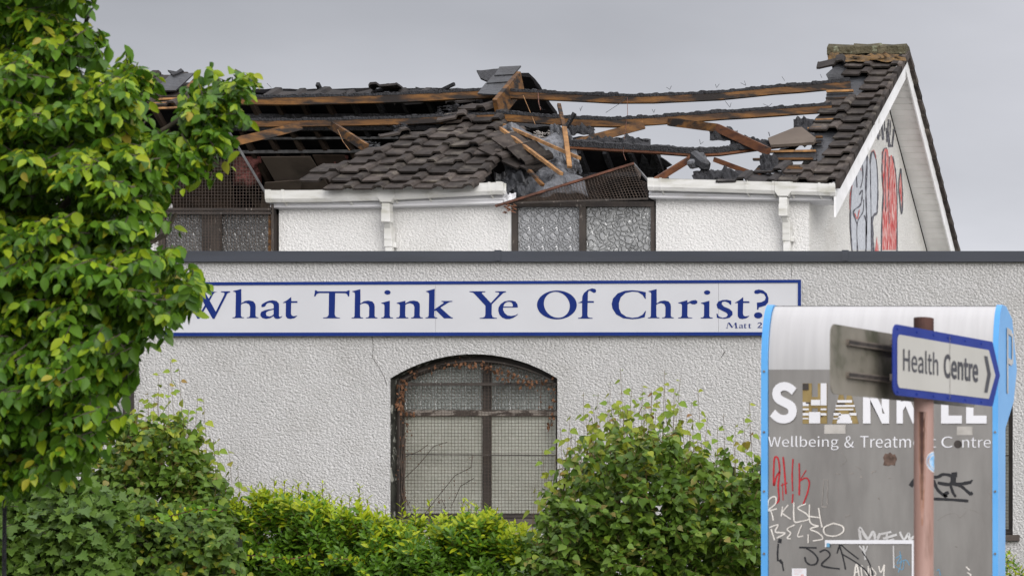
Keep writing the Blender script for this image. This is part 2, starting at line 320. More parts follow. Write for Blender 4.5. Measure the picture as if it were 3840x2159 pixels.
# ------------------------------------------------------------------ front block with arched windows
YF = 25.0
annex = thing("flat_roofed_annex", "low flat-roofed roughcast block in front with arched window and dark parapet capping", "building", ((1500-VX)/F*YF, YF, 1.25))
def fx(px): return (px - VX) / F * YF
def fz(py): return EYE + (VY - py) / F * YF
def arch_poly(x0, x1, ysp, yap, ybot, n=18, inset=0):
    """opening outline in px, clockwise from bottom left"""
    c = (x0 + x1) / 2; hw = (x1 - x0) / 2; rise = ysp - yap; r = (hw*hw + rise*rise) / (2*rise)
    pts = [(x0 + inset, ybot - inset)]
    for i in range(n + 1):
        x = x0 + inset + (x1 - x0 - 2*inset) * i / n
        y = yap + r - math.sqrt(max(r*r - (x - c)**2, 0)) + inset
        pts.append((x, y))
    pts.append((x1 - inset, ybot - inset)); return pts
OPEN = [(1464, 2090, 1418, 1327, 1945), (3172, 3798, 1418, 1327, 2005)]
b = MB(); ztop = fz(982); zbot = 1.2
LFT, RGT = 150.0, 4500.0
xs = LFT
for (x0, x1, ysp, yap, yb) in OPEN:
    b.add([(fx(xs),YF,zbot),(fx(x0),YF,zbot),(fx(x0),YF,ztop),(fx(xs),YF,ztop)], [(0,1,2,3)])
    ap = arch_poly(x0, x1, ysp, yap, yb)
    for (a, c), (d, e) in zip(ap[1:-1], ap[2:-1]):
        b.add([(fx(a),YF,fz(c)),(fx(d),YF,fz(e)),(fx(d),YF,ztop),(fx(a),YF,ztop)], [(0,1,2,3)])
    b.add([(fx(x0),YF,zbot),(fx(x1),YF,zbot),(fx(x1),YF,fz(yb)),(fx(x0),YF,fz(yb))], [(0,1,2,3)])
    xs = x1
b.add([(fx(xs),YF,zbot),(fx(RGT),YF,zbot),(fx(RGT),YF,ztop),(fx(xs),YF,ztop)], [(0,1,2,3)])
b.add([(fx(LFT),YF,zbot),(fx(LFT),27.19,zbot),(fx(LFT),27.19,ztop),(fx(LFT),YF,ztop)], [(3,2,1,0)])
b.add([(fx(RGT),YF,zbot),(fx(RGT),36,zbot),(fx(RGT),36,ztop),(fx(RGT),YF,ztop)], [(0,1,2,3)])
b.build("wall", m_wall, annex)
XGf = (3033-VX)/F*26.98; b = MB(); b.box(fx(LFT), fx(RGT), YF+.02, 26.97, ztop-.25, ztop-.12); b.box(XGf + .02, fx(RGT), 26.975, 36, ztop-.25, ztop-.12); b.build("flat_roof", m_roofflat, annex)  # strip past the gable is unseen, added to bounce light onto the soffit
for x0, x1 in ((LFT-10, 1874), (1876, 3174), (3176, 4500)):
    b = MB(); za, zb = fz(944.5), fz(984)
    y0 = YF - .05
    b.add([(fx(x0),y0,zb),(fx(x1),y0,zb),(fx(x1),y0,za),(fx(x0),y0,za),(fx(x1),YF+.28,za+.02),(fx(x0),YF+.28,za+.02),(fx(x1),YF+.28,zb),(fx(x0),YF+.28,zb),(fx(x0),YF-.005,zb),(fx(x1),YF-.005,zb)],
          [(0,1,2,3),(3,2,4,5),(5,4,6,7),(0,8,9,1),(0,3,5,7),(1,6,4,2)])
    b.build("capping", m_cap, annex, label=None)
    b = MB(); b.box(fx(x1)-.03, fx(x1)+.03, y0-.006, YF+.2, zb+.01, za+.008); b.build("capping_joint", m_cap, annex)

def grid_lines(poly, pitch, jitter=0):
    """straight wires of both directions clipped to a polygon (2D)"""
    segs = []
    P = np.array(poly)
    for ax in (0, 1):
        lo, hi = P[:, ax].min(), P[:, ax].max(); v = lo + pitch * .5
        while v < hi:
            hits = []
            for (p, q) in zip(poly, poly[1:] + poly[:1]):
                if (p[ax] - v) * (q[ax] - v) < 0:
                    t = (v - p[ax]) / (q[ax] - p[ax]); hits.append(p[1-ax] + t * (q[1-ax] - p[1-ax]))
            hits.sort()
            for h0, h1 in zip(hits[::2], hits[1::2]):
                segs.append(((v, h0), (v, h1)) if ax == 0 else ((h0, v), (h1, v)))
            v += pitch
    return segs

def arched_window(o, label, glass=True):
    x0, x1, ysp, yap, yb = o
    win = MB(); D = .19; FR = YF + D
    # window frame: perimeter, mullion and transom
    def fp(a, bb, d): return (fx(a) , d, fz(bb))
    outer = arch_poly(x0, x1, ysp, yap, yb); inner = arch_poly(x0, x1, ysp, yap, yb, inset=26)
    n = len(outer)
    vs = [fp(a, c, FR-.05) for a, c in outer] + [fp(a, c, FR-.05) for a, c in inner] + [fp(a, c, FR) for a, c in inner]
    win.add(vs, [(i, (i+1) % n, n + (i+1) % n, n + i) for i in range(n)] + [(n+i, n+(i+1) % n, 2*n+(i+1) % n, 2*n+i) for i in range(n)])
    wo = win.build("window", m_wframe, annex, label=label)
    c = (x0 + x1) / 2 + 26
    b = MB(); b.box(fx(c-15), fx(c+15), FR-.055, FR+.01, fz(yb-20), fz(yap+22)); b.build("mullion", m_wframe, wo)
    b = MB(); b.box(fx(x0+20), fx(x1-20), FR-.06, FR+.012, fz(1552), fz(1531)); b.build("transom", m_peel, wo)
    # panes
    for pa, pb in ((x0+20, c-14), (c+14, x1-20)):
        b = MB(); b.add([fp(pa, 1548, FR-.02), fp(pb, 1548, FR-.02), fp(pb, yb-20, FR-.02), fp(pa, yb-20, FR-.02)], [(3,2,1,0)]); b.build("pane", m_glass_lo, wo)
        r = [(a, cc) for a, cc in arch_poly(x0, x1, ysp, yap, yb, inset=18)[1:-1]]
        pts = [(a, cc) for a, cc in r if pa <= a <= pb]
        yi = lambda X: np.interp(X, [q[0] for q in r], [q[1] for q in r])
        pts = [(pa, yi(pa))] + pts + [(pb, yi(pb)), (pb, 1536), (pa, 1536)]
        b = MB(); b.add([fp(a, cc, FR-.02) for a, cc in pts], [tuple(reversed(range(len(pts))))]); b.build("pane", m_glass_hi, wo)
    # reveal
    b = MB(); vs = [fp(a, cc, YF) for a, cc in outer] + [fp(a, cc, FR) for a, cc in outer]
    b.add(vs, [(i, i+1, n+i+1, n+i) for i in range(n-1)]); b.build("reveal", m_reveal, wo)
    b = MB(); b.box(fx(x0-18), fx(x1+26), YF-.05, FR, fz(yb+22), fz(yb)); b.build("sill", m_concrete, wo)
    # wire guard
    g = MB(); G = YF + .07
    poly = arch_poly(x0, x1, ysp, yap, yb, inset=22)
    for p, q in grid_lines(poly, 12.6): g.wire(fp(p[0], p[1], G), fp(q[0], q[1], G), .0023)
    g.build("wire_mesh", m_wire, wo)
    f = MB()
    f.bar(fp(x0+24, ysp+10, G), fp(x0+24, yb-5, G), .03, .012, (1,0,0)); f.bar(fp(x1-6, ysp+10, G), fp(x1-6, yb-5, G), .014, .014)
    f.bar(fp(x0+20, 1437, G), fp(x1-4, 1437, G), .012, .022); f.bar(fp(x0+20, 1700, G), fp(x1-4, 1704, G), .010, .010)
    f.bar(fp(x0+20, yb-12, G), fp(x1-4, yb-12, G), .012, .02)
    for (a, cc), (d, e) in zip(poly[1:-1], poly[2:-1]): f.bar(fp(a, cc, G), fp(d, e, G), .012, .016, (0,1,0))
    f.build("guard_frame", m_wframe, wo)
    return wo
arched_window(OPEN[0], "arched window behind brown wire guard with dead creeper, beside the poplar bush")
arched_window(OPEN[1], "arched window mostly hidden behind the steel sign")
# dead creeper inside the guard
rr = random.Random(5)
b = MB()
def creep(pts, nl, sz=.042):
    P = [Vector((fx(a), YF + .045 + rr.uniform(-.02, .02), fz(c))) for a, c in pts]
    for p, q in zip(P, P[1:]): b.wire(p, q, .0035, 0)
    for i in range(nl):
        k = rr.randrange(len(P)-1); p = P[k].lerp(P[k+1], rr.random()) + Vector((rr.gauss(0, .022), rr.uniform(-.03, .01), rr.gauss(0, .02)))
        d = Vector((rr.gauss(0, .5), rr.gauss(0, .5), -1)).normalized() * sz * rr.uniform(.5, 1.3); s_ = d.cross(Vector((rr.gauss(0,1), 1, rr.gauss(0,1)))).normalized() * sz * .4
        b.add([p, p + d*.5 + s_, p + d, p + d*.5 - s_ + Vector((0, .01, 0))], [(0,1,2),(0,2,3)], 1)
creep([(1492,1430),(1500,1470),(1490,1500),(1510,1540),(1540,1560)], 70)
creep([(1500,1560),(1520,1600),(1500,1650),(1498,1760),(1505,1850),(1530,1910)], 45, .024)
creep([(1500,1430),(1560,1385),(1640,1365),(1720,1358),(1800,1362),(1880,1385),(1960,1425),(2060,1432)], 80)
creep([(1800,1362),(1850,1392),(1920,1420),(2000,1425)], 40); creep([(2060,1400),(2065,1470),(2068,1530),(2055,1600)], 26); creep([(2022,1410),(2022,1530)], 10, .02)
creep([(1500,1800),(1560,1740),(1620,1670),(1670,1655)], 12, .015); creep([(1580,1930),(1640,1850),(1700,1780),(1760,1750),(1765,1700)], 16, .017)
creep([(1640,1940),(1665,1900),(1650,1870),(1635,1880)], 6, .02); creep([(1680,1900),(1720,1820),(1770,1790)], 8, .016); creep([(1510,1710),(1560,1690),(1600,1665)], 5, .015)
for i in range(5):
    x = rr.uniform(1495, 1530); creep([(x,1640),(x+rr.uniform(-9,9),1730),(x+rr.uniform(-9,9),1830),(x+rr.uniform(0,20),1930)], 6, .015)
tag(b.build("dead_creeper", [m_wire, m_dry]), "dry brown dead creeper hanging inside the guard of the arched window", "creeper")
# hairline cracks and stains on the front wall
def crack(pts, w=.004):
    b = MB(); P = [Vector((fx(a), YF - .003, fz(c))) for a, c in pts]
    for p, q in zip(P, P[1:]):
        for k in range(4):
            u = p.lerp(q, k/4) ; v = p.lerp(q, (k+1)/4); s_ = Vector((w/2, 0, 0)); j = Vector((rr.gauss(0, .003), 0, 0)); b.add([u - s_, u + s_, v + s_ + j, v - s_ + j], [(0,1,2,3)])
    b.build("crack", m_dark, annex)
crack([(1395,1262),(1400,1300),(1398,1340),(1420,1372),(1440,1410),(1452,1445)]); crack([(2970,988),(2968,1045)], .003)
crack([(2248,1260),(2250,1275)]); crack([(2720,1315),(2705,1340)], .006); crack([(1190,1410),(1290,1414),(1360,1418)], .002)
b = MB(); b.bar(at(481,1200,YF-.07), at(484,3200,YF-.07), .07, .07); b.build("downpipe", m_wframe, annex)

# ------------------------------------------------------------------ the big text sign
YS = YF - .045
def sx(px): return (px - VX) / F * YS
def sz(py): return EYE + (VY - py) / F * YS
def spt(px, py, d=0): return (sx(px), YS - d, sz(py))
bsign = thing("text_sign", "long white wall sign with blue border and blue serif lettering under the parapet", "sign", (sx(1800), YF, sz(1258)))
TLx, TRx = 615, 3003
def ytop(x): return 1060 - (x - 630) / 2372 * 10
def ybt(x): return 1259 - (x - 630) / 2372 * 2
for x0, x1 in ((TLx, 1633), (1634, 2694), (2695, TRx)):
    b = MB(); b.prism([(x0, ytop(x0)), (x1, ytop(x1)), (x1, ybt(x1)), (x0, ybt(x0))], 0, -.04, lambda a, c, d: spt(a, c, d)); b.build("panel", m_sign_w, bsign)
def quadpx(b, q, d, m=0): b.add([spt(a, c, d) for a, c in q], [(3,2,1,0)] , m)
for q in ([(TLx, ytop(TLx)-1), (TRx+1, ytop(TRx)-1), (TRx+1, ytop(TRx)+10), (TLx, ytop(TLx)+10)], [(TLx, ybt(TLx)-12), (TRx+1, ybt(TRx)-12), (TRx+1, ybt(TRx)+1), (TLx, ybt(TLx)+1)],
          [(TRx-10, ytop(TRx)+10), (TRx+1, ytop(TRx)+10), (TRx+1, ybt(TRx)-12), (TRx-10, ybt(TRx)-12)]):
    b = MB(); b.prism(q, .0, .008, lambda a, c, d: spt(a, c, d)); b.build("border", m_sign_b, bsign)
# serif letters, outlined by hand
def Z(o, s, pts): return [(o[0] + x / s, o[1] + y / s) for x, y in pts]
Z1, Z2, Z3, Z4 = ((680,1040),5.152), ((1160,1040),4.6), ((1740,1040),4.954), ((2270,1040),3.4347)
G = {}
G['W'] = [Z(*Z1, p) for p in ([(55,285),(185,285),(378,672),(350,797),(312,797)], [(320,797),(350,797),(480,570),(548,455),(620,320),(650,290),(700,283),(708,268),(440,268),(330,290),(560,290),(583,302),(578,330),(530,410),(462,524),(378,668)][:7]+[(590,268),(583,302),(578,330),(378,668)],
      [(330,290),(465,285),(480,320),(530,410),(668,662),(645,797),(608,797),(470,555)], [(628,797),(645,797),(868,360),(890,310),(948,283),(948,268),(770,268),(770,283),(820,290),(838,305),(832,335),(668,662)], [(0,268),(250,268),(250,283),(0,283)], [(300,268),(600,268),(600,284),(300,284)])]
G['h'] = [Z(*Z1, [(1003,262),(1160,222),(1162,498),(1230,455),(1310,442),(1390,460),(1430,510),(1437,560),(1435,740),(1450,762),(1492,772),(1492,785),(1265,785),(1265,773),(1310,765),(1328,740),(1332,570),(1310,515),(1250,492),(1200,500),(1155,522),(1155,740),(1170,765),(1215,772),(1215,785),(990,785),(990,773),(1035,765),(1048,740),(1055,310),(1045,285),(1003,273)])]
G['a'] = [Z(*Z1, [(1548,560),(1550,530),(1575,505),(1640,470),(1700,448),(1770,440),(1840,455),(1885,500),(1890,560),(1888,740),(1900,760),(1920,758),(1945,745),(1955,752),(1920,785),(1870,800),(1820,795),(1790,765),(1785,745),(1720,785),(1640,800),(1570,785),(1530,740),(1530,700),(1550,660),(1620,630),(1700,615),(1785,600),(1787,540),(1770,505),(1720,487),(1670,495),(1640,520),(1625,555),(1590,570),(1555,572)]),
          Z(*Z1, [(1785,622),(1700,640),(1650,665),(1635,700),(1650,740),(1700,753),(1750,740),(1785,710)])]
G['t'] = [Z(*Z1, [(1965,485),(2050,435),(2125,375),(2127,458),(2245,458),(2245,490),(2125,490),(2120,700),(2135,735),(2170,748),(2210,742),(2240,735),(2240,745),(2190,785),(2110,800),(2050,790),(2020,750),(2018,700),(2022,492),(1965,492)])]
G['T'] = [Z(*Z2, [(100,222),(120,222),(145,240),(640,240),(675,222),(697,222),(690,325),(668,328),(655,290),(620,272),(448,270),(440,640),(455,675),(490,690),(530,695),(530,705),(240,705),(240,692),(290,688),(320,672),(335,640),(340,270),(170,270),(130,285),(105,328),(85,328)])]
def ell(cx, cy, rx, ry, n=24, rot=0, sk=0):
    r = []
    for i in range(n):
        a = 2*math.pi*i/n; x, y = rx*math.cos(a), ry*math.sin(a); r.append((cx + x*math.cos(rot) - y*math.sin(rot) + sk*y, cy + x*math.sin(rot) + y*math.cos(rot)))
    return r
G['i'] = [Z(*Z2, [(1243,438),(1390,400),(1388,660),(1400,685),(1447,692),(1447,705),(1240,705),(1240,692),(1280,685),(1295,660),(1298,480),(1285,460),(1243,447)]), Z(*Z2, ell(1350,258,54,38))]
G['n'] = [Z(*Z2, [(1510,438),(1660,400),(1658,445),(1730,408),(1800,398),(1870,412),(1905,450),(1908,490),(1905,660),(1920,685),(1960,692),(1960,705),(1757,705),(1757,692),(1795,685),(1810,660),(1815,510),(1795,465),(1740,443),(1700,450),(1658,470),(1655,660),(1668,685),(1710,692),(1710,705),(1503,705),(1503,692),(1545,685),(1560,660),(1563,480),(1550,460),(1510,447)])]
G['k'] = [Z(*Z2, [(2013,238),(2165,195),(2160,550),(2310,445),(2325,430),(2280,418),(2280,405),(2468,405),(2468,418),(2415,425),(2262,520),(2405,650),(2450,685),(2475,692),(2475,710),(2450,705),(2325,705),(2190,572),(2158,575),(2155,660),(2170,685),(2210,692),(2210,705),(2005,705),(2005,692),(2045,685),(2060,660),(2068,280),(2050,258),(2013,245)])]
G['Y'] = [Z(*Z3, [(103,257),(398,257),(398,272),(340,278),(335,298),(500,475),(655,305),(650,280),(583,272),(583,257),(783,257),(783,272),(730,290),(518,500),(515,690),(535,735),(575,748),(613,750),(613,765),(292,765),(292,752),(350,745),(385,730),(398,690),(400,525),(200,310),(165,280),(103,270)])]
G['e'] = [Z(*Z3, [(1002,552),(995,500),(960,450),(900,430),(840,428),(750,445),(680,495),(642,560),(638,620),(660,690),(710,745),(780,772),(850,772),(920,750),(970,715),(1008,685),(1000,678),(950,702),(880,715),(810,705),(755,660),(728,600),(728,560),(1002,557)]),
          Z(*Z3, [(732,540),(750,495),(790,460),(840,450),(885,465),(907,500),(908,530),(895,542)])]
G['O'] = [Z(*Z3, ell(1727,510,370,268,40)), Z(*Z3, ell(1726,508,240,240,36,0,.10))]
G['f'] = [Z(*Z3, [(2123,470),(2195,438),(2200,350),(2230,290),(2300,230),(2380,203),(2440,215),(2458,245),(2445,280),(2410,287),(2375,265),(2340,245),(2315,255),(2303,290),(2300,438),(2413,438),(2413,470),(2298,470),(2295,700),(2305,735),(2340,748),(2390,752),(2390,765),(2120,765),(2120,750),(2165,745),(2190,725),(2195,700),(2195,473),(2123,474)])]
G['C'] = [Z(*Z4, [(350,165),(430,172),(523,190),(520,260),(527,272),(510,272),(480,225),(420,188),(350,183),(260,200),(200,255),(175,330),(178,400),(205,460),(270,505),(350,520),(420,510),(480,480),(515,432),(525,432),(508,513),(430,530),(350,538),(230,525),(140,475),(92,400),(82,340),(100,270),(160,205),(250,172)])]
G['r'] = [Z(*Z4, [(940,325),(1058,292),(1058,325),(1110,298),(1160,290),(1187,305),(1185,330),(1155,347),(1120,345),(1090,330),(1060,345),(1058,495),(1070,513),(1122,518),(1122,526),(938,526),(938,518),(972,513),(985,495),(988,355),(975,338),(940,332)])]
G['s'] = [Z(*Z4, [(1623,300),(1622,352),(1610,352),(1585,325),(1540,308),(1505,318),(1500,345),(1530,375),(1600,405),(1638,440),(1640,480),(1600,520),(1530,533),(1470,525),(1437,520),(1433,465),(1445,465),(1460,500),(1510,520),(1560,508),(1578,480),(1560,455),(1500,425),(1445,395),(1432,350),(1455,310),(1510,290),(1570,288)])]
G['?'] = [Z(*Z4, [(1915,190),(1930,165),(1975,155),(2030,165),(2080,205),(2103,265),(2098,320),(2065,360),(2010,378),(1980,385),(1970,415),(1955,415),(1952,325),(2010,318),(2055,295),(2068,255),(2045,215),(2000,200),(1965,212),(1930,210)]), Z(*Z4, ell(1970,488,54,40))]
G['M'] = [Z(*Z4, p) for p in ([(1564,650),(1570,650),(1588,584),(1580,584)], [(1580,582),(1604,582),(1642,636),(1630,652)], [(1630,652),(1642,640),(1674,582),(1682,582)], [(1668,582),(1690,582),(1698,652),(1680,652)], [(1556,648),(1580,648),(1580,653),(1556,653)], [(1672,648),(1708,648),(1708,653),(1672,653)])]
G['2'] = [Z(*Z4, [(1958,600),(1975,580),(2000,577),(2018,590),(2018,605),(1980,640),(2018,638),(2022,650),(1956,650),(2000,605),(1998,588),(1980,588),(1965,602)])]
HOLED = {'a', 'e', 'O'}
def glyph(ch, dx=0, dy=0, sc=1, piv=None):
    res = []
    for poly in G[ch]:
        if piv: poly = [(piv[0] + (x - piv[0]) * sc, piv[1] + (y - piv[1]) * sc) for x, y in poly]
        res.append([(x + dx, y + dy) for x, y in poly])
    return res
def flat_glyphs(name, items, parent, depth=.002):
    """items: (char, polys). Filled 2D curves turned to mesh; overlapping pieces sit 0.4 mm apart."""
    o = None; allv = []; allf = []
    for ch, polys in items:
        groups = [polys] if ch in HOLED else [[p] for p in polys]
        for gi, grp in enumerate(groups):
            cu = bpy.data.curves.new("g", 'CURVE'); cu.dimensions = '2D'; cu.fill_mode = 'FRONT' if hasattr(cu, 'fill_mode') else 'BOTH'
            for p in grp:
                sp = cu.splines.new('POLY'); sp.points.add(len(p) - 1); sp.use_cyclic_u = True
                for k, (x, y) in enumerate(p): sp.points[k].co = (sx(x), sz(y), 0, 1)
            tmp = bpy.data.objects.new("g", cu); COL.objects.link(tmp); bpy.context.view_layer.update()
            me = tmp.to_mesh(); n = len(allv); d = depth + gi * .0004
            allv += [(v.co.x, YS - d, v.co.y) for v in me.vertices]; allf += [[i + n for i in p.vertices] for p in me.polygons]
            tmp.to_mesh_clear(); bpy.data.objects.remove(tmp); bpy.data.curves.remove(cu)
    b = MB(); b.add(allv, allf); return b.build(name, m_sign_b2, parent)
BL = 1192.4
def off_h(x0): return x0 - 872.2
words = [[('W', glyph('W')), ('h', glyph('h')), ('a', glyph('a')), ('t', glyph('t'))],
         [('T', glyph('T')), ('h', glyph('h', 1318.7 - 872.2, .8)), ('i', glyph('i')), ('n', glyph('n')), ('k', glyph('k'))],
         [('Y', glyph('Y')), ('e', glyph('e'))], [('O', glyph('O')), ('f', glyph('f'))],
         [('C', glyph('C')), ('h', glyph('h', 2429.6 - 872.2, .5)), ('r', glyph('r')), ('i', glyph('i', (2270 + 1230/3.4347) - (1160 + 1240/4.6), .3)), ('s', glyph('s')), ('t', glyph('t', (2270 + 1670/3.4347) - (680 + 1965/5.152), .5)), ('?', glyph('?'))]]
pa = (680 + 1530/5.152, 1040 + 785/5.152); pt = (680 + 1965/5.152, 1040 + 785/5.152)
small = [('M', glyph('M')), ('a', glyph('a', 2270 + 1722/3.4347 - pa[0], 1229.8 - pa[1], .2, pa)), ('t', glyph('t', 2270 + 1782/3.4347 - pt[0], 1229.8 - pt[1], .22, pt)), ('t', glyph('t', 2270 + 1840/3.4347 - pt[0], 1229.8 - pt[1], .22, pt)), ('2', glyph('2'))]
for w in words + [small]: flat_glyphs("lettering", w, bsign)

# ------------------------------------------------------------------ burnt hall
YW = 26.98
hall = thing("burnt_hall", "fire-damaged white gabled hall with collapsed tiled roof behind the flat-roofed block", "building", ((2000-VX)/F*YW, YW, 1.25))
def hx(px, Y=YW): return (px - VX) / F * Y
def hz_(py, Y=YW): return EYE + (VY - py) / F * Y
XG = hx(3033)                         # gable wall plane
XV = -6.887                           # bargeboard plane
b = MB()
for x0, x1 in ((1046, 1905), (2460, 3033)):
    b.box(hx(x0), hx(x1), YW, YW + .25, 1.3, hz_(748))
b.box(hx(-600), hx(600), YW, YW + .25, 1.3, hz_(748)); b.box(hx(600), hx(2460), YW+.02, YW+.23, 1.3, hz_(948))
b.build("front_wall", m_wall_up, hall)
b = MB(); b.box(hx(1905), hx(1922), YW + .004, YW + .18, 5.0, hz_(757)); b.build("reveal", m_white_reveal, hall)
# gable wall
zt = lambda Y: ZE + PI_ * (Y - YE) - .16 if Y <= YR else ZR - PI_ * (Y - YR) - .16
b = MB(); pr = [(YW + .003, 1.3), (YB - .33, 1.3), (YB - .33, zt(YB - .33)), (YR, zt(YR)), (YW + .003, zt(YW))]
b.prism(pr, XG + .003, XG - .24, lambda a, c, d: (d, a, c)); b.build("gable_wall", m_gable, hall)
b = MB(); b.box(hx(-600), XG - .25, YB - .58, YB - .33, 1.3, ZE - .2); b.build("back_wall", m_attic2, hall)
# far slope: its charred underside shows through the hole
def poly_slab(name, pts, fn, th, m, parent, off=0, label=None, kind=None):
    b = MB(); n = len(pts); A = [fn(p[0], p[1], off) for p in pts]; B = [fn(p[0], p[1], off - th) for p in pts]
    b.add(A + B, [tuple(range(n)), tuple(reversed(range(n, 2*n)))] + [(i, (i+1) % n, n+(i+1) % n, n+i) for i in range(n)]); return b.build(name, m, parent, label=label, kind=kind)
def rag(pts, amp, step=22, seed=1):
    r_ = random.Random(seed); o = []
    for (x0, y0), (x1, y1) in zip(pts, pts[1:]):
        L_ = math.hypot(x1-x0, y1-y0); n = max(1, int(L_/step))
        for k in range(n): t = k/n; o.append((x0 + (x1-x0)*t + r_.gauss(0, amp), y0 + (y1-y0)*t + r_.gauss(0, amp)))
    o.append(pts[-1]); return o
edge = rag([(-500,349),(840,349),(1200,347),(1830,345)], 2.2, 30, 3) + rag([(1880,310),(1975,287),(2020,335),(2085,433)], 3, 30, 5)
low = rag([(2110,520),(2300,535),(2400,545),(2455,590)], 5, 25, 9) + [(2465,640),(2478,700),(2490,800),(2500,1015),(-500,1015)]
poly_slab("roof_lining", edge + [(2095,470)] + low, onback, .06, m_attic, hall)
# tattered strips at the torn end
for q in ([(2440,575),(2500,600),(2525,618),(2470,640),(2440,660)], [(2462,590),(2520,650),(2478,655)], [(2400,560),(2450,640),(2480,720),(2420,720)]):
    poly_slab("torn_felt", rag(q + q[:1], 3, 20, 2)[:-1], onback, .01, m_felt, hall, off=.02)
# purlins and strips under the far slope
for y, x0, x1, m, h in ((466, 830, 1990, m_char, .05), (503, 860, 1500, m_metal_strip, .025), (553, 870, 1420, m_metal_strip, .035), (610, 1300, 1500, m_char, .04), (420, 760, 1960, m_char, .05), (640, 2120, 2420, m_char, .05)):
    b = MB(); b.bar(onback(x0, y + 2, .07), onback(x1, y - 2, .07), h*.9, h); b.build("far_purlin", m, hall)
for x in range(560, 2500, 95):
    yt = 360 if x < 1960 else 560
    if x > 2080 and x < 2150: continue
    b = MB(); p = onback(x, yt, .03); q = onback(x, yt, .03); q = Vector((p.x, YB - .7, ZR - PI_*(YB - .7 - YR))) + Vector((0, -math.sin(TH), -math.cos(TH)))*.03
    b.bar(p, q, .045, .09, (0, math.sin(TH), math.cos(TH))); b.build("far_rafter", m_char if x > 1300 else m_attic2, hall)
poly_slab("ceiling_board", [(990,558),(1175,556),(1290,740),(1100,745)], onback, .012, m_board, hall, off=.14)
poly_slab("ceiling_board", [(1010,640),(1150,630),(1120,760),(985,760)], onback, .012, m_board, hall, off=.20)
poly_slab("ceiling_board", [(600,600),(860,580),(900,770),(560,780)], onback, .012, m_attic2, hall, off=.12)
poly_slab("ceiling_board", [(1180,560),(1300,560),(1340,700),(1260,720)], onback, .012, m_attic2, hall, off=.10)
def lump(name, px0, px1, py0, py1, fn, off, amp, m, parent, nx=14, ny=10, sc=4., th=.0):
    b = MB(); vs = []
    for j in range(ny+1):
        for i in range(nx+1):
            u, v = i/nx, j/ny; e = min(u, 1-u, v, 1-v); fal = min(1, e*4)
            jx = mnoise.noise(Vector((u*5, v*5, px0))) * (px1-px0) * .06
            p = fn(px0 + (px1-px0)*u + jx, py0 + (py1-py0)*v + jx, off + amp * fal * (.6 + mnoise.noise(Vector((u*sc, v*sc, px0*.1)))))
            vs.append(p)
    fs = [(j*(nx+1)+i, j*(nx+1)+i+1, (j+1)*(nx+1)+i+1, (j+1)*(nx+1)+i) for j in range(ny) for i in range(nx)]
    b.add(vs, fs); return b.build(name, m, parent, smooth=True)
lump("insulation", 875, 985, 575, 685, onback, .05, .14, m_insul, hall); lump("insulation", 1215, 1310, 572, 625, onback, .05, .10, m_insul, hall)
lump("insulation", 1120, 1200, 700, 740, onback, .05, .1, m_insul, hall)

# ---- tiles
TW, TG, TL = .300, .2285, .335
def tile_mesh(m, name="roof_tile", broken=False):
    prof = [(0, 0), (.010, .006), (.022, .0), (.195, .0), (.222, .032), (.286, .032), (.306, .010), (.308, 0)]
    th = .024; b = MB(); rows = [0, .06, TL] if not broken else [0, .05, TL*.7]
    vs = []
    for k, y in enumerate(rows):
        for x, z in prof: vs.append((x - .15, y, z + (-.004 if k == 0 else 0)))
        for x, z in prof: vs.append((x - .15, y + (.006 if k == 0 else 0), z - th))
    n = len(prof); fs = []
    for k in range(len(rows)-1):
        a, c = k*2*n, (k+1)*2*n
        for i in range(n-1): fs.append((a+i, a+i+1, c+i+1, c+i)); fs.append((c+n+i, c+n+i+1, a+n+i+1, a+n+i))
        fs.append((a, c, c+n, a+n)); fs.append((a+n-1, a+2*n-1, c+2*n-1, c+n-1))
    for i in range(n-1): fs.append((i, n+i, n+i+1, i+1)); e = (len(rows)-1)*2*n; fs.append((e+i, e+i+1, e+n+i+1, e+n+i))
    me = bpy.data.meshes.new(name); me.from_pydata(vs, [], fs); me.materials.append(m); me.update(); return me
T_ok, T_burnt, T_half = tile_mesh(m_tile), tile_mesh(m_tile_burnt), tile_mesh(m_tile, broken=True)
def put_tile(me, pos, rx, ry=0, rz=0, parent=hall, name="roof_tile"):
    o = bpy.data.objects.new(name, me); link(o, name, parent, pos); o.rotation_euler = (rx, ry, rz); return o
def row_pos(r): t = r * TG - .07; return YE + t*math.cos(TH), ZE + t*math.sin(TH)
PIT = TH - math.asin(.038 / TG)
rt = random.Random(11)
def tiles_row(r, px0, px1, me=T_ok, x_anchor=XV + .02, jit=1.0, dy=0):
    Y, Zt = row_pos(r)
    c = 0
    while True:
        X = x_anchor - .15 - c * TW
        px = VX + F * X / Y; c += 1
        if px < px0: break
        if px > px1: continue
        put_tile(me, (X + rt.gauss(0, .004)*jit, Y + dy + rt.gauss(0, .006)*jit, Zt + .045 + rt.uniform(-.002, .006)*jit), PIT + rt.gauss(0, .012)*jit, rt.gauss(0, .012)*jit, rt.gauss(0, .015)*jit)
right = {0: 2880, 1: 2920, 2: 3045, 3: 3060, 4: 3085, 5: 3100, 6: 3012, 7: 3015, 8: 3020, 9: 3055, 10: 3190, 11: 3190, 12: 3215, 13: 3120, 14: 3155, 15: 3175}
for r, p0 in right.items(): tiles_row(r, p0, 3500)
for r, (p0, p1) in {0: (2640, 2870), 1: (2770, 2920)}.items(): tiles_row(r, p0, p1, T_burnt, jit=3)
centre = {-.8: (1240,1830), 0: (1165,1840), 1: (1205,1850), 2: (1275,1850), 3: (1360,1880), 4: (1420,1880), 5: (1500,1880), 6: (1590,1870), 7: (1680,1870)}
for r, (p0, p1) in centre.items():
    tiles_row(r, p0, p1, T_ok, x_anchor=XV + .02 - .05 * r * 0, jit=1.8 if r < 6 else 3.6)
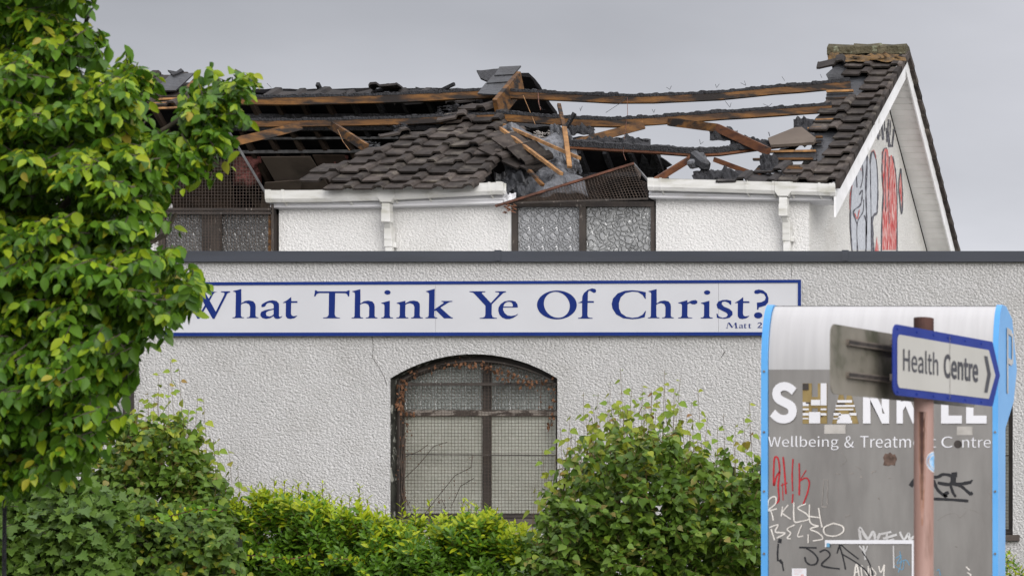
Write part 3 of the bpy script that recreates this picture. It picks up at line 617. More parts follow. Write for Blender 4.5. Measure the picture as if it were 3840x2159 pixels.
for r in (9, 10, 11, 12): tiles_row(r, 430, 700 if r != 12 else 640, T_ok, jit=2.5)
# verge cloaks along the gable
for r in range(16):
    Y, Zt = row_pos(r); b = MB(); dy, dz = TG*1.15*math.cos(TH), TG*1.15*math.sin(TH)
    for k, (xa, xb, zo) in enumerate([(XV + .005, XV + .05, .0)]):
        b.add([(xa,Y,Zt-.035),(xb,Y,Zt-.035),(xb,Y,Zt+.065),(xa,Y,Zt+.075),(xa,Y+dy,Zt+dz-.035),(xb,Y+dy,Zt+dz-.035),(xb,Y+dy,Zt+dz+.035),(xa,Y+dy,Zt+dz+.045)],
              [(0,1,2,3),(7,6,5,4),(1,5,6,2),(2,6,7,3),(0,4,5,1),(3,7,4,0)])
    b.build("verge_tile", m_tile, hall)
    Yb, Zb = 2*YR - Y, Zt     # far verge
    if Yb > 0:
        b = MB(); xa, xb = XV - .25, XV + .05
        b.add([(xa,Yb+.02,Zb-.0),(xb,Yb+.02,Zb-.0),(xb,Yb+.02,Zb+.075),(xa,Yb+.02,Zb+.075),(xa,Yb-dy,Zb+dz-.01),(xb,Yb-dy,Zb+dz-.01),(xb,Yb-dy,Zb+dz+.045),(xa,Yb-dy,Zb+dz+.045)],
              [(3,2,1,0),(4,5,6,7),(1,2,6,5),(3,7,6,2),(0,1,5,4),(0,4,7,3)]); b.build("verge_tile", m_tile, hall)
# far slope sheet by the gable
b = MB(); xa = hx(3110, YR)
b.add([(xa,YR,ZR+.0),(XV-.02,YR,ZR+.0),(XV-.02,YB,ZE+.0),(xa-.2,YB,ZE+.0),(xa,YR,ZR+.05),(XV-.02,YR,ZR+.05),(XV-.02,YB,ZE+.05),(xa-.2,YB,ZE+.05)], [(0,1,2,3),(7,6,5,4),(0,4,5,1),(1,5,6,2),(2,6,7,3),(3,7,4,0)]); b.build("far_slope", m_tile_burnt, hall)
# felt and battens under the right-hand tiles
poly_slab("sarking_felt", rag([(3095,262),(3110,330),(3100,350),(3105,395)], 4, 18, 8) + rag([(3060,430),(3035,470),(3040,520),(3062,600),(3035,640),(3020,690)], 4, 18, 4) + [(3105,695),(3240,470),(3330,300),(3345,250),(3150,225)], onroof, .01, m_felt, hall, off=-.02)
for y, x0, x1 in ((347,3100,3200),(374,3098,3190),(455,3060,3130),(487,3030,3080),(520,3020,3085),(540,3030,3080),(573,2855,3060),(602,2825,3050),(632,2870,3000),(640,2840,3010)):
    b = MB(); b.bar(onroof(x0, y, .01), onroof(x1, y - 3, .01), .045, .022); b.build("batten", m_batten if y % 2 else m_timber, hall)
poly_slab("sarking_felt", [(2900,570),(3060,560),(3060,600),(2910,605)], onroof, .01, m_felt, hall, off=.0)
poly_slab("sarking_felt", [(2850,650),(3060,625),(3040,685),(2830,690)], onroof, .01, m_felt, hall, off=-.03)
# ridge caps
for k in range(3):
    x1 = XV + .03 - k*.285; x0 = x1 - .30; b = MB(); h = .003*(k % 2)
    prf = [(-.16,-.10),(-.15,-.02),(-.07,.032+h),(.07,.032+h),(.15,-.02),(.16,-.10)]
    n = 6; vs = [(x, YR + a + rt.uniform(-.008, .008), ZR + .065 + c + rt.uniform(-.010, .010)) for x in (x0, x0 + .15, x1) for a, c in prf]
    b.add(vs, [(j*n+i, j*n+i+1, (j+1)*n+i+1, (j+1)*n+i) for j in range(2) for i in range(5)] + [tuple(range(6)), tuple(reversed(range(12, 18)))]); b.build("ridge_tile", m_moss, hall)
lump("mortar", 3160, 3400, 222, 246, onroof, .05, .03, m_moss2, hall, 24, 4, 12)
lump("mortar", 3105, 3160, 205, 240, onroof, .03, .06, m_moss2, hall, 8, 6, 6)

# ---- bargeboards, soffit
def barge(Ya, Za, Yb_, Zb_, h, name="bargeboard", wav=0):
    b = MB(); n = 26; vs = []
    for i in range(n+1):
        t = i/n; Y = Ya + (Yb_-Ya)*t; Z_ = Za + (Zb_-Za)*t; w = (rt.uniform(-1, 1) * wav)
        vs += [(XV - .012, Y, Z_ - h), (XV + .004, Y, Z_ - h), (XV + .004, Y, Z_ + w), (XV - .012, Y, Z_ + w)]
    fs = []
    for i in range(n):
        a, c = i*4, (i+1)*4
        for k in range(4): fs.append((a+k, a+(k+1) % 4, c+(k+1) % 4, c+k))
    fs += [(0,1,2,3)[::-1], (n*4, n*4+1, n*4+2, n*4+3)]
    b.add(vs, fs); return b.build(name, m_barge, hall)
barge(YE - .05, ZE - .05, YR - .005, ZR + .03, .31, wav=.012)
barge(YB + .05, ZE - .05, YR + .005, ZR + .03, .20)
# box end under the eave
b = MB(); b.prism([(YE - .06, ZE - .02), (YW + .1, ZE + .1), (YW + .1, ZE - .22), (YE + .02, ZE - .24)], XV - .012, XV - .03, lambda a, c, d: (d, a, c)); b.build("box_end", m_barge, hall)
nb = 38
for k in range(nb):       # soffit boards of the far verge
    t0, t1 = k/nb, (k+.93)/nb; L_ = YB - YR
    Y0, Y1 = YR + .02 + L_*t0, YR + .02 + L_*t1; z = lambda Y: ZR - PI_*(Y-YR) - .115
    b = MB(); b.add([(XG+.004,Y0,z(Y0)),(XV-.014,Y0,z(Y0)),(XV-.014,Y1,z(Y1)),(XG+.004,Y1,z(Y1)),(XG+.004,Y0,z(Y0)+.012),(XV-.014,Y0,z(Y0)+.012),(XV-.014,Y1,z(Y1)+.012),(XG+.004,Y1,z(Y1)+.012)],
          [(0,1,2,3)[::-1],(4,5,6,7),(0,1,5,4),(2,3,7,6)]); b.build("soffit_board", m_soffit, hall)
b = MB(); z0 = ZR - .10
b.add([(XG+.01,YR,z0+.0),(XV-.02,YR,z0+.0),(XV-.02,YB,ZE-.10),(XG+.01,YB,ZE-.10)], [(0,1,2,3)]); b.build("soffit_backing", m_dark, hall)
b = MB()      # near verge soffit
b.add([(XG+.01,YR,z0-.02),(XV-.02,YR,z0-.02),(XV-.02,YE,ZE-.12),(XG+.01,YE,ZE-.12)], [(0,1,2,3)]); b.build("soffit_backing", m_soffit, hall)

# ---- gutters, fascias, downpipes
def poly_y(tab, x): return float(np.interp(x, [a for a, _ in tab], [c for _, c in tab]))
def gutter_run(xa, xb, top, bot, endcap, brackets, pipe_px):
    Yg = 26.835
    g = MB(); n = 16; xs_ = np.linspace(xa, xb, n+1)
    prf = [(.06, .0), (.06, -.085), (.03, -.115), (-.03, -.115), (-.058, -.085), (-.062, -.004), (-.066, .0), (-.050, .0), (-.048, -.08), (.05, -.08), (.05, 0)]; prf = [(a*.72, c) for a, c in prf]
    vs = []; m_ = len(prf)
    for x in xs_:
        p = at(x, poly_y(top, x), Yg - .06)
        for a, c in prf: vs.append((p.x, Yg + a, p.z + c))
    g.add(vs, [(i*m_+k, i*m_+(k+1) % m_, (i+1)*m_+(k+1) % m_, (i+1)*m_+k) for i in range(n) for k in range(m_)] + [tuple(range(m_)), tuple(reversed(range(n*m_, n*m_+m_)))])
    go = g.build("gutter", m_upvc, hall)
    for px, w in [(x, .022) for x in brackets] + [(x, .055) for x in endcap]:
        p = at(px, poly_y(top, px), Yg - .06); b = MB(); big = [(a*1.12, c*1.08 + .006) for a, c in prf[:7]]
        b.prism(big, p.x - w/2, p.x + w/2, lambda a, c, d, p=p: (d, Yg + a, p.z + c)); b.build("gutter_bracket", m_upvc, go)
        if w < .03: b = MB(); b.bar((p.x, Yg + .02, p.z - .115), (p.x + .008, Yg + .04, p.z - .140), .012, .02); b.build("bracket_foot", m_upvc, go)
    f = MB(); vs = []; Yf = 26.885
    prf2 = [(0, 0), (0, .72), (-.012, .74), (-.012, .82), (.0, .84), (-.010, .98), (-.010, 1.0), (.25, 1.0)]
    fa, fb = (xa + 18, xb + 4) if xa < 1500 else (xa + 6, xb - 8)
    for x in np.linspace(fa, fb, n+1):
        p = at(x, poly_y(top, x) + 8, Yf); q = at(x, poly_y(bot, x), Yf)
        for a, c in prf2: vs.append((p.x, Yf + a, p.z + (q.z - p.z)*c))
    m_ = len(prf2)
    f.add(vs, [(i*m_+k, i*m_+k+1, (i+1)*m_+k+1, (i+1)*m_+k) for i in range(n) for k in range(m_-1)] + [tuple(range(m_)), tuple(reversed(range(n*m_, n*m_+m_)))])
    f.build("fascia", m_upvc2, hall)
    # outlet, offset and downpipe
    px = pipe_px; yt_ = poly_y(top, px); p = at(px, yt_, Yg - .06); d = MB()
    d.add([(p.x-.085,Yg-.052,p.z+.006),(p.x+.085,Yg-.052,p.z+.006),(p.x+.085,Yg-.050,p.z-.09),(p.x+.05,Yg-.048,p.z-.14),(p.x-.05,Yg-.048,p.z-.14),(p.x-.085,Yg-.050,p.z-.09),
           (p.x-.085,Yg+.05,p.z-.02),(p.x+.085,Yg+.05,p.z-.02),(p.x+.085,Yg+.05,p.z-.09),(p.x+.05,Yg+.05,p.z-.14),(p.x-.05,Yg+.05,p.z-.14),(p.x-.085,Yg+.05,p.z-.09)],
          [(0,5,4,3,2,1),(6,7,8,9,10,11),(1,2,8,7),(2,3,9,8),(3,4,10,9),(4,5,11,10),(5,0,6,11),(0,1,7,6)])
    d.box(p.x-.040, p.x+.040, Yg-.047, Yg+.040, p.z-.25, p.z-.15); do = d.build("downpipe", m_upvc, hall, bevel=.004)
    q0 = Vector((p.x, Yg, p.z - .24)); q1 = at(px + 18, yt_ + 160, 26.91)
    e = MB(); e.box(q0.x-.044, q0.x+.044, Yg-.050, Yg+.043, q0.z-.10, q0.z+.02); e.bar(q0 + Vector((0, 0, -.07)), q1, .062, .062, (1, 0, 0))
    e.box(q1.x-.038, q1.x+.038, 26.86, 26.96, q1.z-.10, q1.z+.03); e.build("offset_bend", m_upvc, do, bevel=.004)
    e = MB(); e.box(q1.x-.033, q1.x+.033, 26.875, 26.95, 5.3, q1.z-.10); e.box(q1.x-.039, q1.x+.039, 26.865, 26.96, q1.z-.17, q1.z-.09); e.box(q1.x+.03, q1.x+.062, 26.91, 26.96, q1.z-.17, q1.z-.12); e.build("pipe_length", m_upvc, do, bevel=.004)
gutter_run(996, 1884, [(996,712),(1150,712),(1450,704),(1700,690),(1884,681)], [(1000,777),(1450,775),(1890,762)], [1001, 1868], [1056, 1302, 1412, 1473, 1600, 1832], 1443)
gutter_run(2428, 3130, [(2428,667),(2700,674),(2900,681),(3130,688)], [(2430,741),(3130,752)], [2437, 3118], [2475, 2797, 2898, 2966, 3070], 2934)

# ---- windows of the hall
def hall_window(px0, px1, ytop_, mull, panes, label, depth=.0):
    Yw = YW + .02 + depth
    f = MB(); P = lambda a, c, d=0: (hx(a, Yw), Yw - d, hz_(c, Yw))
    def fr(x0, x1, y0, y1, d0=.03, d1=-.05): f.prism([(x0,y0),(x1,y0),(x1,y1),(x0,y1)], d0, d1, lambda a, c, d: P(a, c, d))
    fr(px0, px0+22, ytop_, 1000); fr(px1-14, px1, ytop_, 1000); fr(px0, px1, ytop_, ytop_+20, .035, -.045); fr(mull-12, mull+12, ytop_+20, 1000, .032, -.04)
    wo = f.build("window", m_wframe, hall, label=label)
    for (x0, x1, m) in panes:
        b = MB(); b.prism([(x0,ytop_+18),(x1,ytop_+18),(x1,1000),(x0,1000)], 0, -.01, lambda a, c, d: P(a, c, d)); b.build("pane", m, wo)
    return wo
w3 = hall_window(1922, 2458, 757, 2188, [(1940, 2180, m_glass_a), (2196, 2446, m_glass_b)], "two-light patterned glass window under the bent wire grille")
w1 = hall_window(600, 1042, 785, 800, [(618, 765, m_glass_c), (834, 1012, m_glass_c)], "two-light dark window behind triangular wire guard beside the tree")
b = MB(); b.prism([(765,803),(834,803),(834,1000),(765,1000)], .045, .0, lambda a, c, d: (hx(a, YW), YW - d, hz_(c, YW))); b.build("mullion", m_wframe, w1)
b = MB(); b.bar(at(1013, 800, 26.90), at(1009, 1000, 26.90), .018, .03); b.build("glazing_bead", m_timber, w1)
# triangular wire guard above and over the left window
gg = thing("gable_guard", "triangular brown wire mesh guard standing over the left hall window", "wire guard", at(820, 960, 26.86))
Yg1 = 26.86; P = lambda a, c: at(a, c, Yg1)
tri = [(575,730),(800,395),(1022,768),(1022,1000),(575,1000)]
g = MB()
for p, q in grid_lines(tri, 11.8): g.wire(P(*p), P(*q), .0021)
g.build("wire_mesh", m_wire, gg)
for p, q in (((575,730),(800,395)), ((800,395),(1022,768)), ((575,785),(1022,785)), ((1022,768),(1022,1000)), ((575,800),(1022,800))):
    b = MB(); b.bar(P(*p), P(*q), .018, .020, (0,1,0)); b.build("guard_bar", m_wframe if p[1] > 760 else m_metal_strip, gg)
# bent grille over the middle window
bg = thing("bent_grille", "bent wire grille with rusty edge slumped over the middle hall window", "wire grille", at(2150, 765, 26.95))
A_, B_, C_, D_ = at(1876,768,26.84), at(2376,614,27.05), at(2436,690,26.93), at(2428,742,26.84)
def bil(u, v): return (A_*(1-u)+D_*u)*(1-v) + (A_*(1-u)*.999 + A_*0 + B_*u + A_*(.001*(1-u)))*v
g = MB()
nu, nv = 46, 16
gp = [[bil(i/nu, j/nv) + Vector((0, -.06*math.sin(math.pi*j/nv)*i/nu, .03*math.sin(9*i/nu)*math.sin(math.pi*j/nv)*i/nu)) for j in range(nv+1)] for i in range(nu+1)]
for i in range(nu+1):
    for j in range(nv): g.wire(gp[i][j], gp[i][j+1], .0030)
for j in range(nv+1):
    for i in range(nu): g.wire(gp[i][j], gp[i+1][j], .0030)
for (q0, q1, q2) in ((B_, C_, D_),):
    for k in range(1, 20):
        t = k/20; g.wire(q0.lerp(q2, t), q0.lerp(q1, t) if t < .5 else q1.lerp(q2, (t-.5)*2), .003)
g.build("wire_mesh", m_wire, bg)
b = MB(); b.bar(at(1858,773,26.78), at(2378,613,27.03), .03, .022); b.build("rusty_bar", m_rust, bg)
b = MB(); b.bar(at(2375,613,27.15), at(2434,682,26.95), .018, .018); b.build("side_bar", m_metal_strip, bg)
b = MB(); b.bar(at(1900,762,26.84), at(2430,745,26.84), .02, .018); b.build("base_bar", m_wframe, bg)

# ---- burnt timbers
def beam(pts, w, h, m, name="purlin", char=True, parent=hall, jag=.006, up=(0,0,1), charh=.028):
    pts = [Vector(p) for p in pts]; pp = []
    for p, q in zip(pts, pts[1:]):
        n = max(1, int((q-p).length/.25))
        for k in range(n): pp.append(p.lerp(q, k/n))
    pp.append(pts[-1]); b = MB(); vs = []; n = len(pp)
    for i, p in enumerate(pp):
        d = (pp[min(i+1, n-1)] - pp[max(i-1, 0)]).normalized(); s_ = d.cross(Vector(up)).normalized(); u = s_.cross(d).normalized()
        for a, c in ((-1,-1),(1,-1),(1,1),(-1,1)): vs.append(p + s_*a*w/2 + u*c*h/2 + u*rt.uniform(-.002, .002))
    fs = []
    for i in range(n-1):
        for k in range(4): fs.append((i*4+k, i*4+(k+1) % 4, (i+1)*4+(k+1) % 4, (i+1)*4+k))
    fs += [(3,2,1,0), tuple(range(n*4-4, n*4))]
    b.add(vs, fs); o = b.build(name, m, parent)
    if char:
        b = MB(); L_ = sum((q-p).length for p, q in zip(pts, pts[1:])); n = int(L_/.018); cum = []; blk = 0
        def along(t):
            t *= L_
            for p, q in zip(pts, pts[1:]):
                l_ = (q-p).length
                if t <= l_: return p.lerp(q, t/l_), (q-p).normalized()
                t -= l_
            return pts[-1], (pts[-1]-pts[-2]).normalized()
        vs = []
        for i in range(n+1):
            p, d = along(i/n); s_ = d.cross(Vector(up)).normalized(); u = s_.cross(d).normalized()
            blk = rt.choice((0, 0, .008, -.006)) if i % 3 == 0 else blk; hh = charh + blk + rt.uniform(-1, 1)*jag*.5 + .010*mnoise.noise(Vector((p.x*2.5, 0, 0))) ; ww = w*1.12 + rt.uniform(-.004, .006)
            for a, c in ((-1, h/2 - .012), (1, h/2 - .012), (.9, h/2 + hh*.7), (0, h/2 + hh), (-.9, h/2 + hh*.7)): vs.append(p + s_*a*ww/2 + u*c)
        fs = []
        for i in range(n):
            for k in range(5): fs.append((i*5+k, i*5+(k+1) % 5, (i+1)*5+(k+1) % 5, (i+1)*5+k))
        fs += [(4,3,2,1,0), tuple(range(n*5, n*5+5))]
        b.add(vs, fs); b.build("charred_edge", m_char, o)
    return o
def ropath(pts, off=0.): return [onroof(x, y, off) for x, y in pts]
beam(ropath([(780,378),(1100,380),(1500,370),(1860,352)]), .06, .088, m_timber)
beam(ropath([(1908,356),(2100,364),(2300,374),(2450,374),(2700,362),(2900,342),(3190,318)]), .06, .082, m_timber)
beam(ropath([(790,464),(1100,464),(1500,456),(1860,440)]), .06, .072, m_timber, charh=.022)
beam(ropath([(1862,438),(2000,448),(2180,461),(2300,463),(2450,455),(2700,436),(3120,408)]), .06, .082, m_timber)
beam(ropath([(2120,552),(2300,562),(2480,572),(2600,582),(2700,578),(2820,562),(3060,530)]), .07, .035, m_timber_red, charh=.062, jag=.012)
beam(ropath([(1300,660),(1700,640),(2060,590)], -.25), .06, .08, m_char, char=False)
def strut(p, q, w=.04, h=.085, m=m_timber, char=False, off0=-.02, off1=-.02, **k): return beam([onroof(*p, off0), onroof(*q, off1)], w, h, m, "strut", char, **k)
strut((660,578),(1128,466)); strut((1232,456),(1372,548)); strut((2132,538),(2412,462)); strut((2510,458),(2700,528), off0=.0, off1=.14); strut((2698,528),(2888,597), m=m_timber_red, off0=.14, off1=.08)
strut((2440,680),(2590,588), m=m_timber_red, h=.06, w=.03); strut((2678,592),(2850,655), m=m_timber_red, h=.05, w=.03); strut((2130,548),(2260,540), m=m_timber_red, h=.05)
# centre rafter with felt strips
beam([onroof(1952,305,.0), onroof(1862,412,.0)], .045, .22, m_timber, "rafter", False, up=(0, 0, 1))
poly_slab("felt_strip", [(1882,290),(1962,286),(1935,318),(1862,322)], onroof, .015, m_felt, hall, off=.12)
poly_slab("felt_strip", [(1858,318),(1937,312),(1918,342),(1832,348)], onroof, .015, m_felt, hall, off=.11)
poly_slab("felt_strip", [(1828,345),(1918,338),(1878,388),(1798,384)], onroof, .015, m_felt, hall, off=.10)
poly_slab("felt_strip", rag([(1793,300),(1884,288),(1868,318),(1838,340),(1812,326),(1793,300)], 2, 20, 6)[:-1], onroof, .02, m_char, hall, off=.10)
poly_slab("felt_strip", rag([(1880,282),(1900,274),(1945,282),(1990,284),(2022,338),(2040,345),(1955,350),(1940,300),(1880,282)], 2, 20, 6)[:-1], onback, .02, m_attic, hall, off=.01)
poly_slab("felt_strip", rag([(1800,392),(1900,380),(1990,400),(2080,432),(2000,436),(1860,432),(1800,392)], 2, 20, 6)[:-1], onroof, .02, m_char, hall, off=-.12)
# left-hand truss top
poly_slab("felt_strip", [(650,312),(738,306),(705,338),(668,372),(585,372)], onroof, .015, m_felt, hall, off=.10)
poly_slab("felt_strip", [(640,302),(672,308),(690,296),(700,305),(660,322)], onroof, .02, m_char, hall, off=.12)
beam([onroof(745,310,.0), onroof(690,372,.0)], .045, .14, m_timber, "rafter", False)
poly_slab("felt_strip", rag([(530,345),(600,322),(655,330),(650,352),(560,362),(530,345)], 3, 20, 6)[:-1], onroof, .03, m_tile_burnt, hall, off=.08)
for y in (376, 392, 410): b = MB(); b.bar(onroof(540, y+6, .02), onroof(700, y, .02), .045, .02); b.build("batten", m_batten, hall)
# tile noses poking up along the left ridge line
for x, y, a in ((1076,338,.1),(1166,337,.0),(1258,335,.1),(1350,337,.0),(1455,330,.5),(1545,334,-.1),(1640,338,.1),(1735,338,.0)):
    p = onback(x, y + 12, -.05); o = put_tile(T_burnt, p, -TH + a, rt.gauss(0, .1), math.pi + rt.gauss(0, .1))
for x0, y0, x1, y1, w in ((1448,326,1468,350,.05),(1468,348,1530,350,.03),(1640,352,1702,322,.035),(1520,348,1640,346,.05),(1188,322,1200,345,.05),(1555,340,1600,352,.04)):
    b = MB(); b.bar(onback(x0, y0, -.03), onback(x1, y1, -.03), w*.7, w); b.build("charred_fragment", m_char, hall)
# nails and wires
for x, y in ((1022,338),(2515,345),(2690,338),(2800,330),(2945,312),(3085,302),(2180,425),(2455,432),(2740,412),(2885,408),(2630,550),(2890,522),(2040,422),(1120,458)):
    b = MB(); p = onroof(x, y + 8, .05)
    for s_ in (-1, 1)[: rt.choice((1, 2, 2))]: b.wire(p, p + Vector((s_*.022 + rt.gauss(0, .02), -.01, .04 + rt.gauss(0, .014))), .0024)
    b.build("nail", m_char, hall)
def cable(pts, r=.0035, m=m_rust):
    b = MB(); b.tube([onroof(x, y, .04) for x, y in pts], r, 4); b.build("cable", m, hall)
cable([(2020,352),(2023,400),(2030,425)], .006); cable([(2354,378),(2330,400),(2275,436)], .003, m_char); cable([(2355,380),(2356,440),(2345,520),(2340,590),(2350,615)], .003, m_rust)
cable([(1965,372),(1985,420),(2010,480)], .003, m_batten); cable([(1270,500),(1290,545),(1315,578)], .003, m_batten)
# debris heaps
rd = random.Random(21)
def heap(px0, px1, py0, py1, n, fn, off, sz0, m, seed=0):
    b = MB()
    sz0 *= .62
    for i in range(n*4):
        u = rd.uniform(-1, 1); p = fn((px0+px1)/2 + (px1-px0)/2*u, rd.uniform(py0, py1), off - .03 + rd.uniform(0, .035)*(1-u*u))
        e = [Vector((rd.gauss(0,1), rd.gauss(0,.8), rd.gauss(0,.22))).normalized()*sz0*rd.uniform(.3, .9)*(1 if k % 2 else .6) for k in range(3)]
        q = [p + e[0], p + e[1], p - e[0], p - e[1]]; t_ = e[2]*.35 + Vector((0, -.004, -.008))
        b.add(q + [x + t_ for x in q], [(0,1,2,3),(7,6,5,4),(0,4,5,1),(1,5,6,2),(2,6,7,3),(3,7,4,0)])
    o = b.build("charred_debris", m, hall); o['kind'] = 'stuff'; return o
lump('charred_debris', 2110, 2230, 478, 506, onroof, .0, .07, m_char, hall, 24, 6, 11); lump('charred_debris', 2190, 2440, 522, 552, onroof, .0, .07, m_char, hall, 40, 5, 14); pass
lump('charred_debris', 2665, 2770, 508, 548, onroof, .06, .08, m_char, hall, 22, 7, 9); lump('charred_debris', 2740, 2890, 540, 572, onroof, .04, .08, m_char, hall, 26, 6, 11); lump('charred_debris', 2850, 2920, 590, 655, onroof, .02, .09, m_char, hall, 16, 14, 7)
lump('charred_debris', 2600, 2790, 650, 690, onroof, .02, .08, m_char, hall, 34, 6, 13); lump('charred_debris', 2975, 3050, 440, 500, onroof, -.02, .10, m_char, hall, 16, 14, 5); heap(1350, 1420, 510, 560, 26, onroof, -.05, .06, m_felt)
heap(1480, 1530, 455, 500, 20, onroof, .0, .06, m_char); heap(1640, 1780, 380, 420, 26, onroof, -.03, .07, m_char); heap(2860, 3060, 640, 690, 30, onroof, .03, .05, m_char)
heap(2000, 2100, 480, 510, 24, onroof, -.02, .05, m_scuff); heap(1885, 1925, 735, 765, 5, onroof, -.06, .05, m_timber_red); pass
b = MB(); b.bar(onroof(2596,640,.05), onroof(2640,618,.1), .14, .09, (0,0,1)); b.build("burnt_block", m_sheet, hall, bevel=.02)
b = MB(); b.bar(onroof(2608,618,.1), onroof(2656,660,.1), .10, .12); b.build("burnt_block", m_felt, hall, bevel=.03)
# torn membrane in the middle
def sheet(name, corners, amp, m, seed, nx=34, ny=26, f=3.0):
    b = MB(); vs = []; (a, bq, c, d) = [at(*q) for q in corners]
    for j in range(ny+1):
        for i in range(nx+1):
            u, v = i/nx, j/ny; p = a.lerp(bq, u).lerp(d.lerp(c, u), v)
            q = Vector((u*f, v*f, seed)); nn = mnoise.noise(q)*.6 + mnoise.noise(q*2.3)*.35 + abs(mnoise.noise(q*4.1))*.3
            p = p + Vector((nn*amp*.5, -nn*amp, mnoise.noise(q*1.7 + Vector((5,5,5)))*amp*.6)); vs.append(p)
    b.add(vs, [(j*(nx+1)+i, j*(nx+1)+i+1, (j+1)*(nx+1)+i+1, (j+1)*(nx+1)+i) for j in range(ny) for i in range(nx)])
    return tag(b.build(name, m, None, smooth=True))
tag(sheet("torn_membrane", [(1885,478,27.9),(2110,495,27.8),(2205,735,27.25),(1900,765,27.12)], .16, m_sheet, 3.3), "large crumpled grey roofing membrane sagging over the eave between the two gutters", "roofing membrane")
tag(sheet("torn_membrane", [(2060,470,27.95),(2130,480,27.8),(2185,640,27.5),(2120,700,27.45)], .16, m_sheet, 8.1, 20, 26), "narrow grey membrane flap standing behind the upright batten", "roofing membrane")
tag(sheet("torn_membrane", [(1850,650,27.4),(1975,650,27.35),(1990,748,27.15),(1885,740,27.1)], .16, m_felt, 5.7, 24, 18), "black torn roofing felt hanging at the right end of the left gutter", "roofing felt")
tag(sheet("torn_membrane", [(1890,735,26.92),(1935,722,26.9),(1935,745,26.85),(1890,760,26.85)], .05, m_upvc2, 1.7, 10, 8), "small white crumpled scrap by the broken left gutter end", "scrap")
# loose battens
def loose(p, q, w, label, m=m_batten, h=.03):
    b = MB(); b.bar(at(*p), at(*q), w, h); tag(b.build("timber_batten", m), label, "batten", "fallen battens on the broken roof")
loose((1892,470,27.95),(2172,593,27.1), .04, "pale batten slanting down across the membrane, upper of the two sloping ones")
loose((1875,480,27.8),(2105,652,26.95), .04, "pale batten slanting steeply across the membrane, lower of the two sloping ones")
loose((2096,392,27.6),(2116,480,27.35), .035, "upper length of the snapped upright batten crossing the second purlin", m_timber)
loose((2116,478,27.3),(2136,627,27.0), .045, "lower length of the snapped upright batten in front of the membrane")
loose((2122,482,27.9),(2155,424,27.9), .05, "short charred stick leaning against the second purlin", m_char)
loose((1985,640,27.0),(2035,695,26.9), .04, "short batten stub poking out below the hanging tiles", m_timber)
# slipped tiles
def slip(px, py, Y, rx, ry, rz, label, me=T_ok):
    o = bpy.data.objects.new("slipped_tile", me); p = at(px, py, Y); link(o, "slipped_tile", None, p); o.rotation_euler = (rx, ry, rz); tag(o, label, "roof tile", "slipped roof tiles")
slip(1765,405,28.3, R(20), R(2), R(-5), "flat brown tile lying topmost on the middle tiled patch")
slip(1690,442,28.1, R(22), R(-14), R(12), "brown tile tilted up on the left of the topmost slipped tile")
slip(1480,500,27.8, R(14), R(-16), R(22), "lone tilted tile at the upper left edge of the middle tiled patch")
slip(1880,545,27.4, R(26), R(34), R(-14), "tile sliding down to the right at the edge of the membrane", T_ok)
slip(1935,585,27.3, R(30), R(40), R(-20), "tile hanging half off beside the lower sloping batten", T_ok)
slip(1835,575,27.3, R(22), R(24), R(-8), "tile twisted downwards at the right side of the middle patch", T_ok)
slip(1925,622,27.25, R(22), R(24), R(-8), "lowest slipped tile jutting out over the black felt", T_ok)
slip(3112,243,29.1, R(24), R(-14), R(6), "mossy tile jutting from the torn left end of the ridge")
slip(2880,640,27.1, R(22), R(-6), R(4), "tile lying skewed on the eave course near the right downpipe")
slip(2960,560,27.6, R(26), R(-12), R(-8), "tile lying on the exposed battens beneath the brown slab", T_burnt)
poly = [(2885,552),(2985,512),(3012,510),(3065,552),(3055,568),(2895,578)]
b = MB(); n = len(poly); b.add([onroof(x, y, .10) for x, y in poly] + [onroof(x, y, .07) for x, y in poly], [tuple(range(n)), tuple(reversed(range(n, 2*n)))] + [(i, (i+1) % n, n+(i+1) % n, n+i) for i in range(n)])
tag(b.build("broken_slab", m_board), "grey-brown broken board lying on the battens left of the gable tiles", "board")

# ---- graffiti on the gable
def gp_(px, py, off=.006):
    Y = XG * F / (px - VX); return Vector((XG + .003 + off, Y, EYE + (VY - py)/F*Y))
def smooth(pts, n=5):
    P = [np.array(p, float) for p in pts]; P = [P[0]] + P + [P[-1]]; o = []
    for i in range(1, len(P)-2):
        for k in range(n):
            t = k/n; o.append(tuple(.5*((2*P[i]) + (-P[i-1]+P[i+1])*t + (2*P[i-1]-5*P[i]+4*P[i+1]-P[i+2])*t*t + (-P[i-1]+3*P[i]-3*P[i+1]+P[i+2])*t**3)))
    o.append(tuple(P[-2])); return o
def ribbon(b, pts, w, fn, taper=False, rough=0, m=0):
    p = smooth(pts); n = len(p)
    L_ = []
    for i in range(n):
        dx = p[min(i+1, n-1)][0] - p[max(i-1, 0)][0]; dy = p[min(i+1, n-1)][1] - p[max(i-1, 0)][1]; l_ = math.hypot(dx, dy) or 1
        ww = w/2 * (math.sin(math.pi*min(max(i/(n-1), .08), .92)) if taper else 1) * (1 + rd.uniform(-rough, rough))
        L_.append(((p[i][0] - dy/l_*ww, p[i][1] + dx/l_*ww), (p[i][0] + dy/l_*ww, p[i][1] - dx/l_*ww)))
    vs = [fn(*q) for a in L_ for q in a]; b.add(vs, [(2*i, 2*i+1, 2*i+3, 2*i+2) for i in range(n-1)], m)
zg = lambda pts: [(3000 + x/2.2283, 300 + y/2.2277) for x, y in pts]
graf = []
b = MB()
for poly in ([(420,760),(470,690),(500,620),(540,565),(560,620),(580,700),(585,640),(600,590),(630,650),(640,760),(645,950),(640,1100),(600,1180),(600,1420),(430,1420),(415,1100),(415,900)],):
    pp = zg(poly); b.add([gp_(x, y, .003) for x, y in pp], [tuple(range(len(pp)))])
b.build("graffiti_fill", m_spr_s, hall)
b = MB()
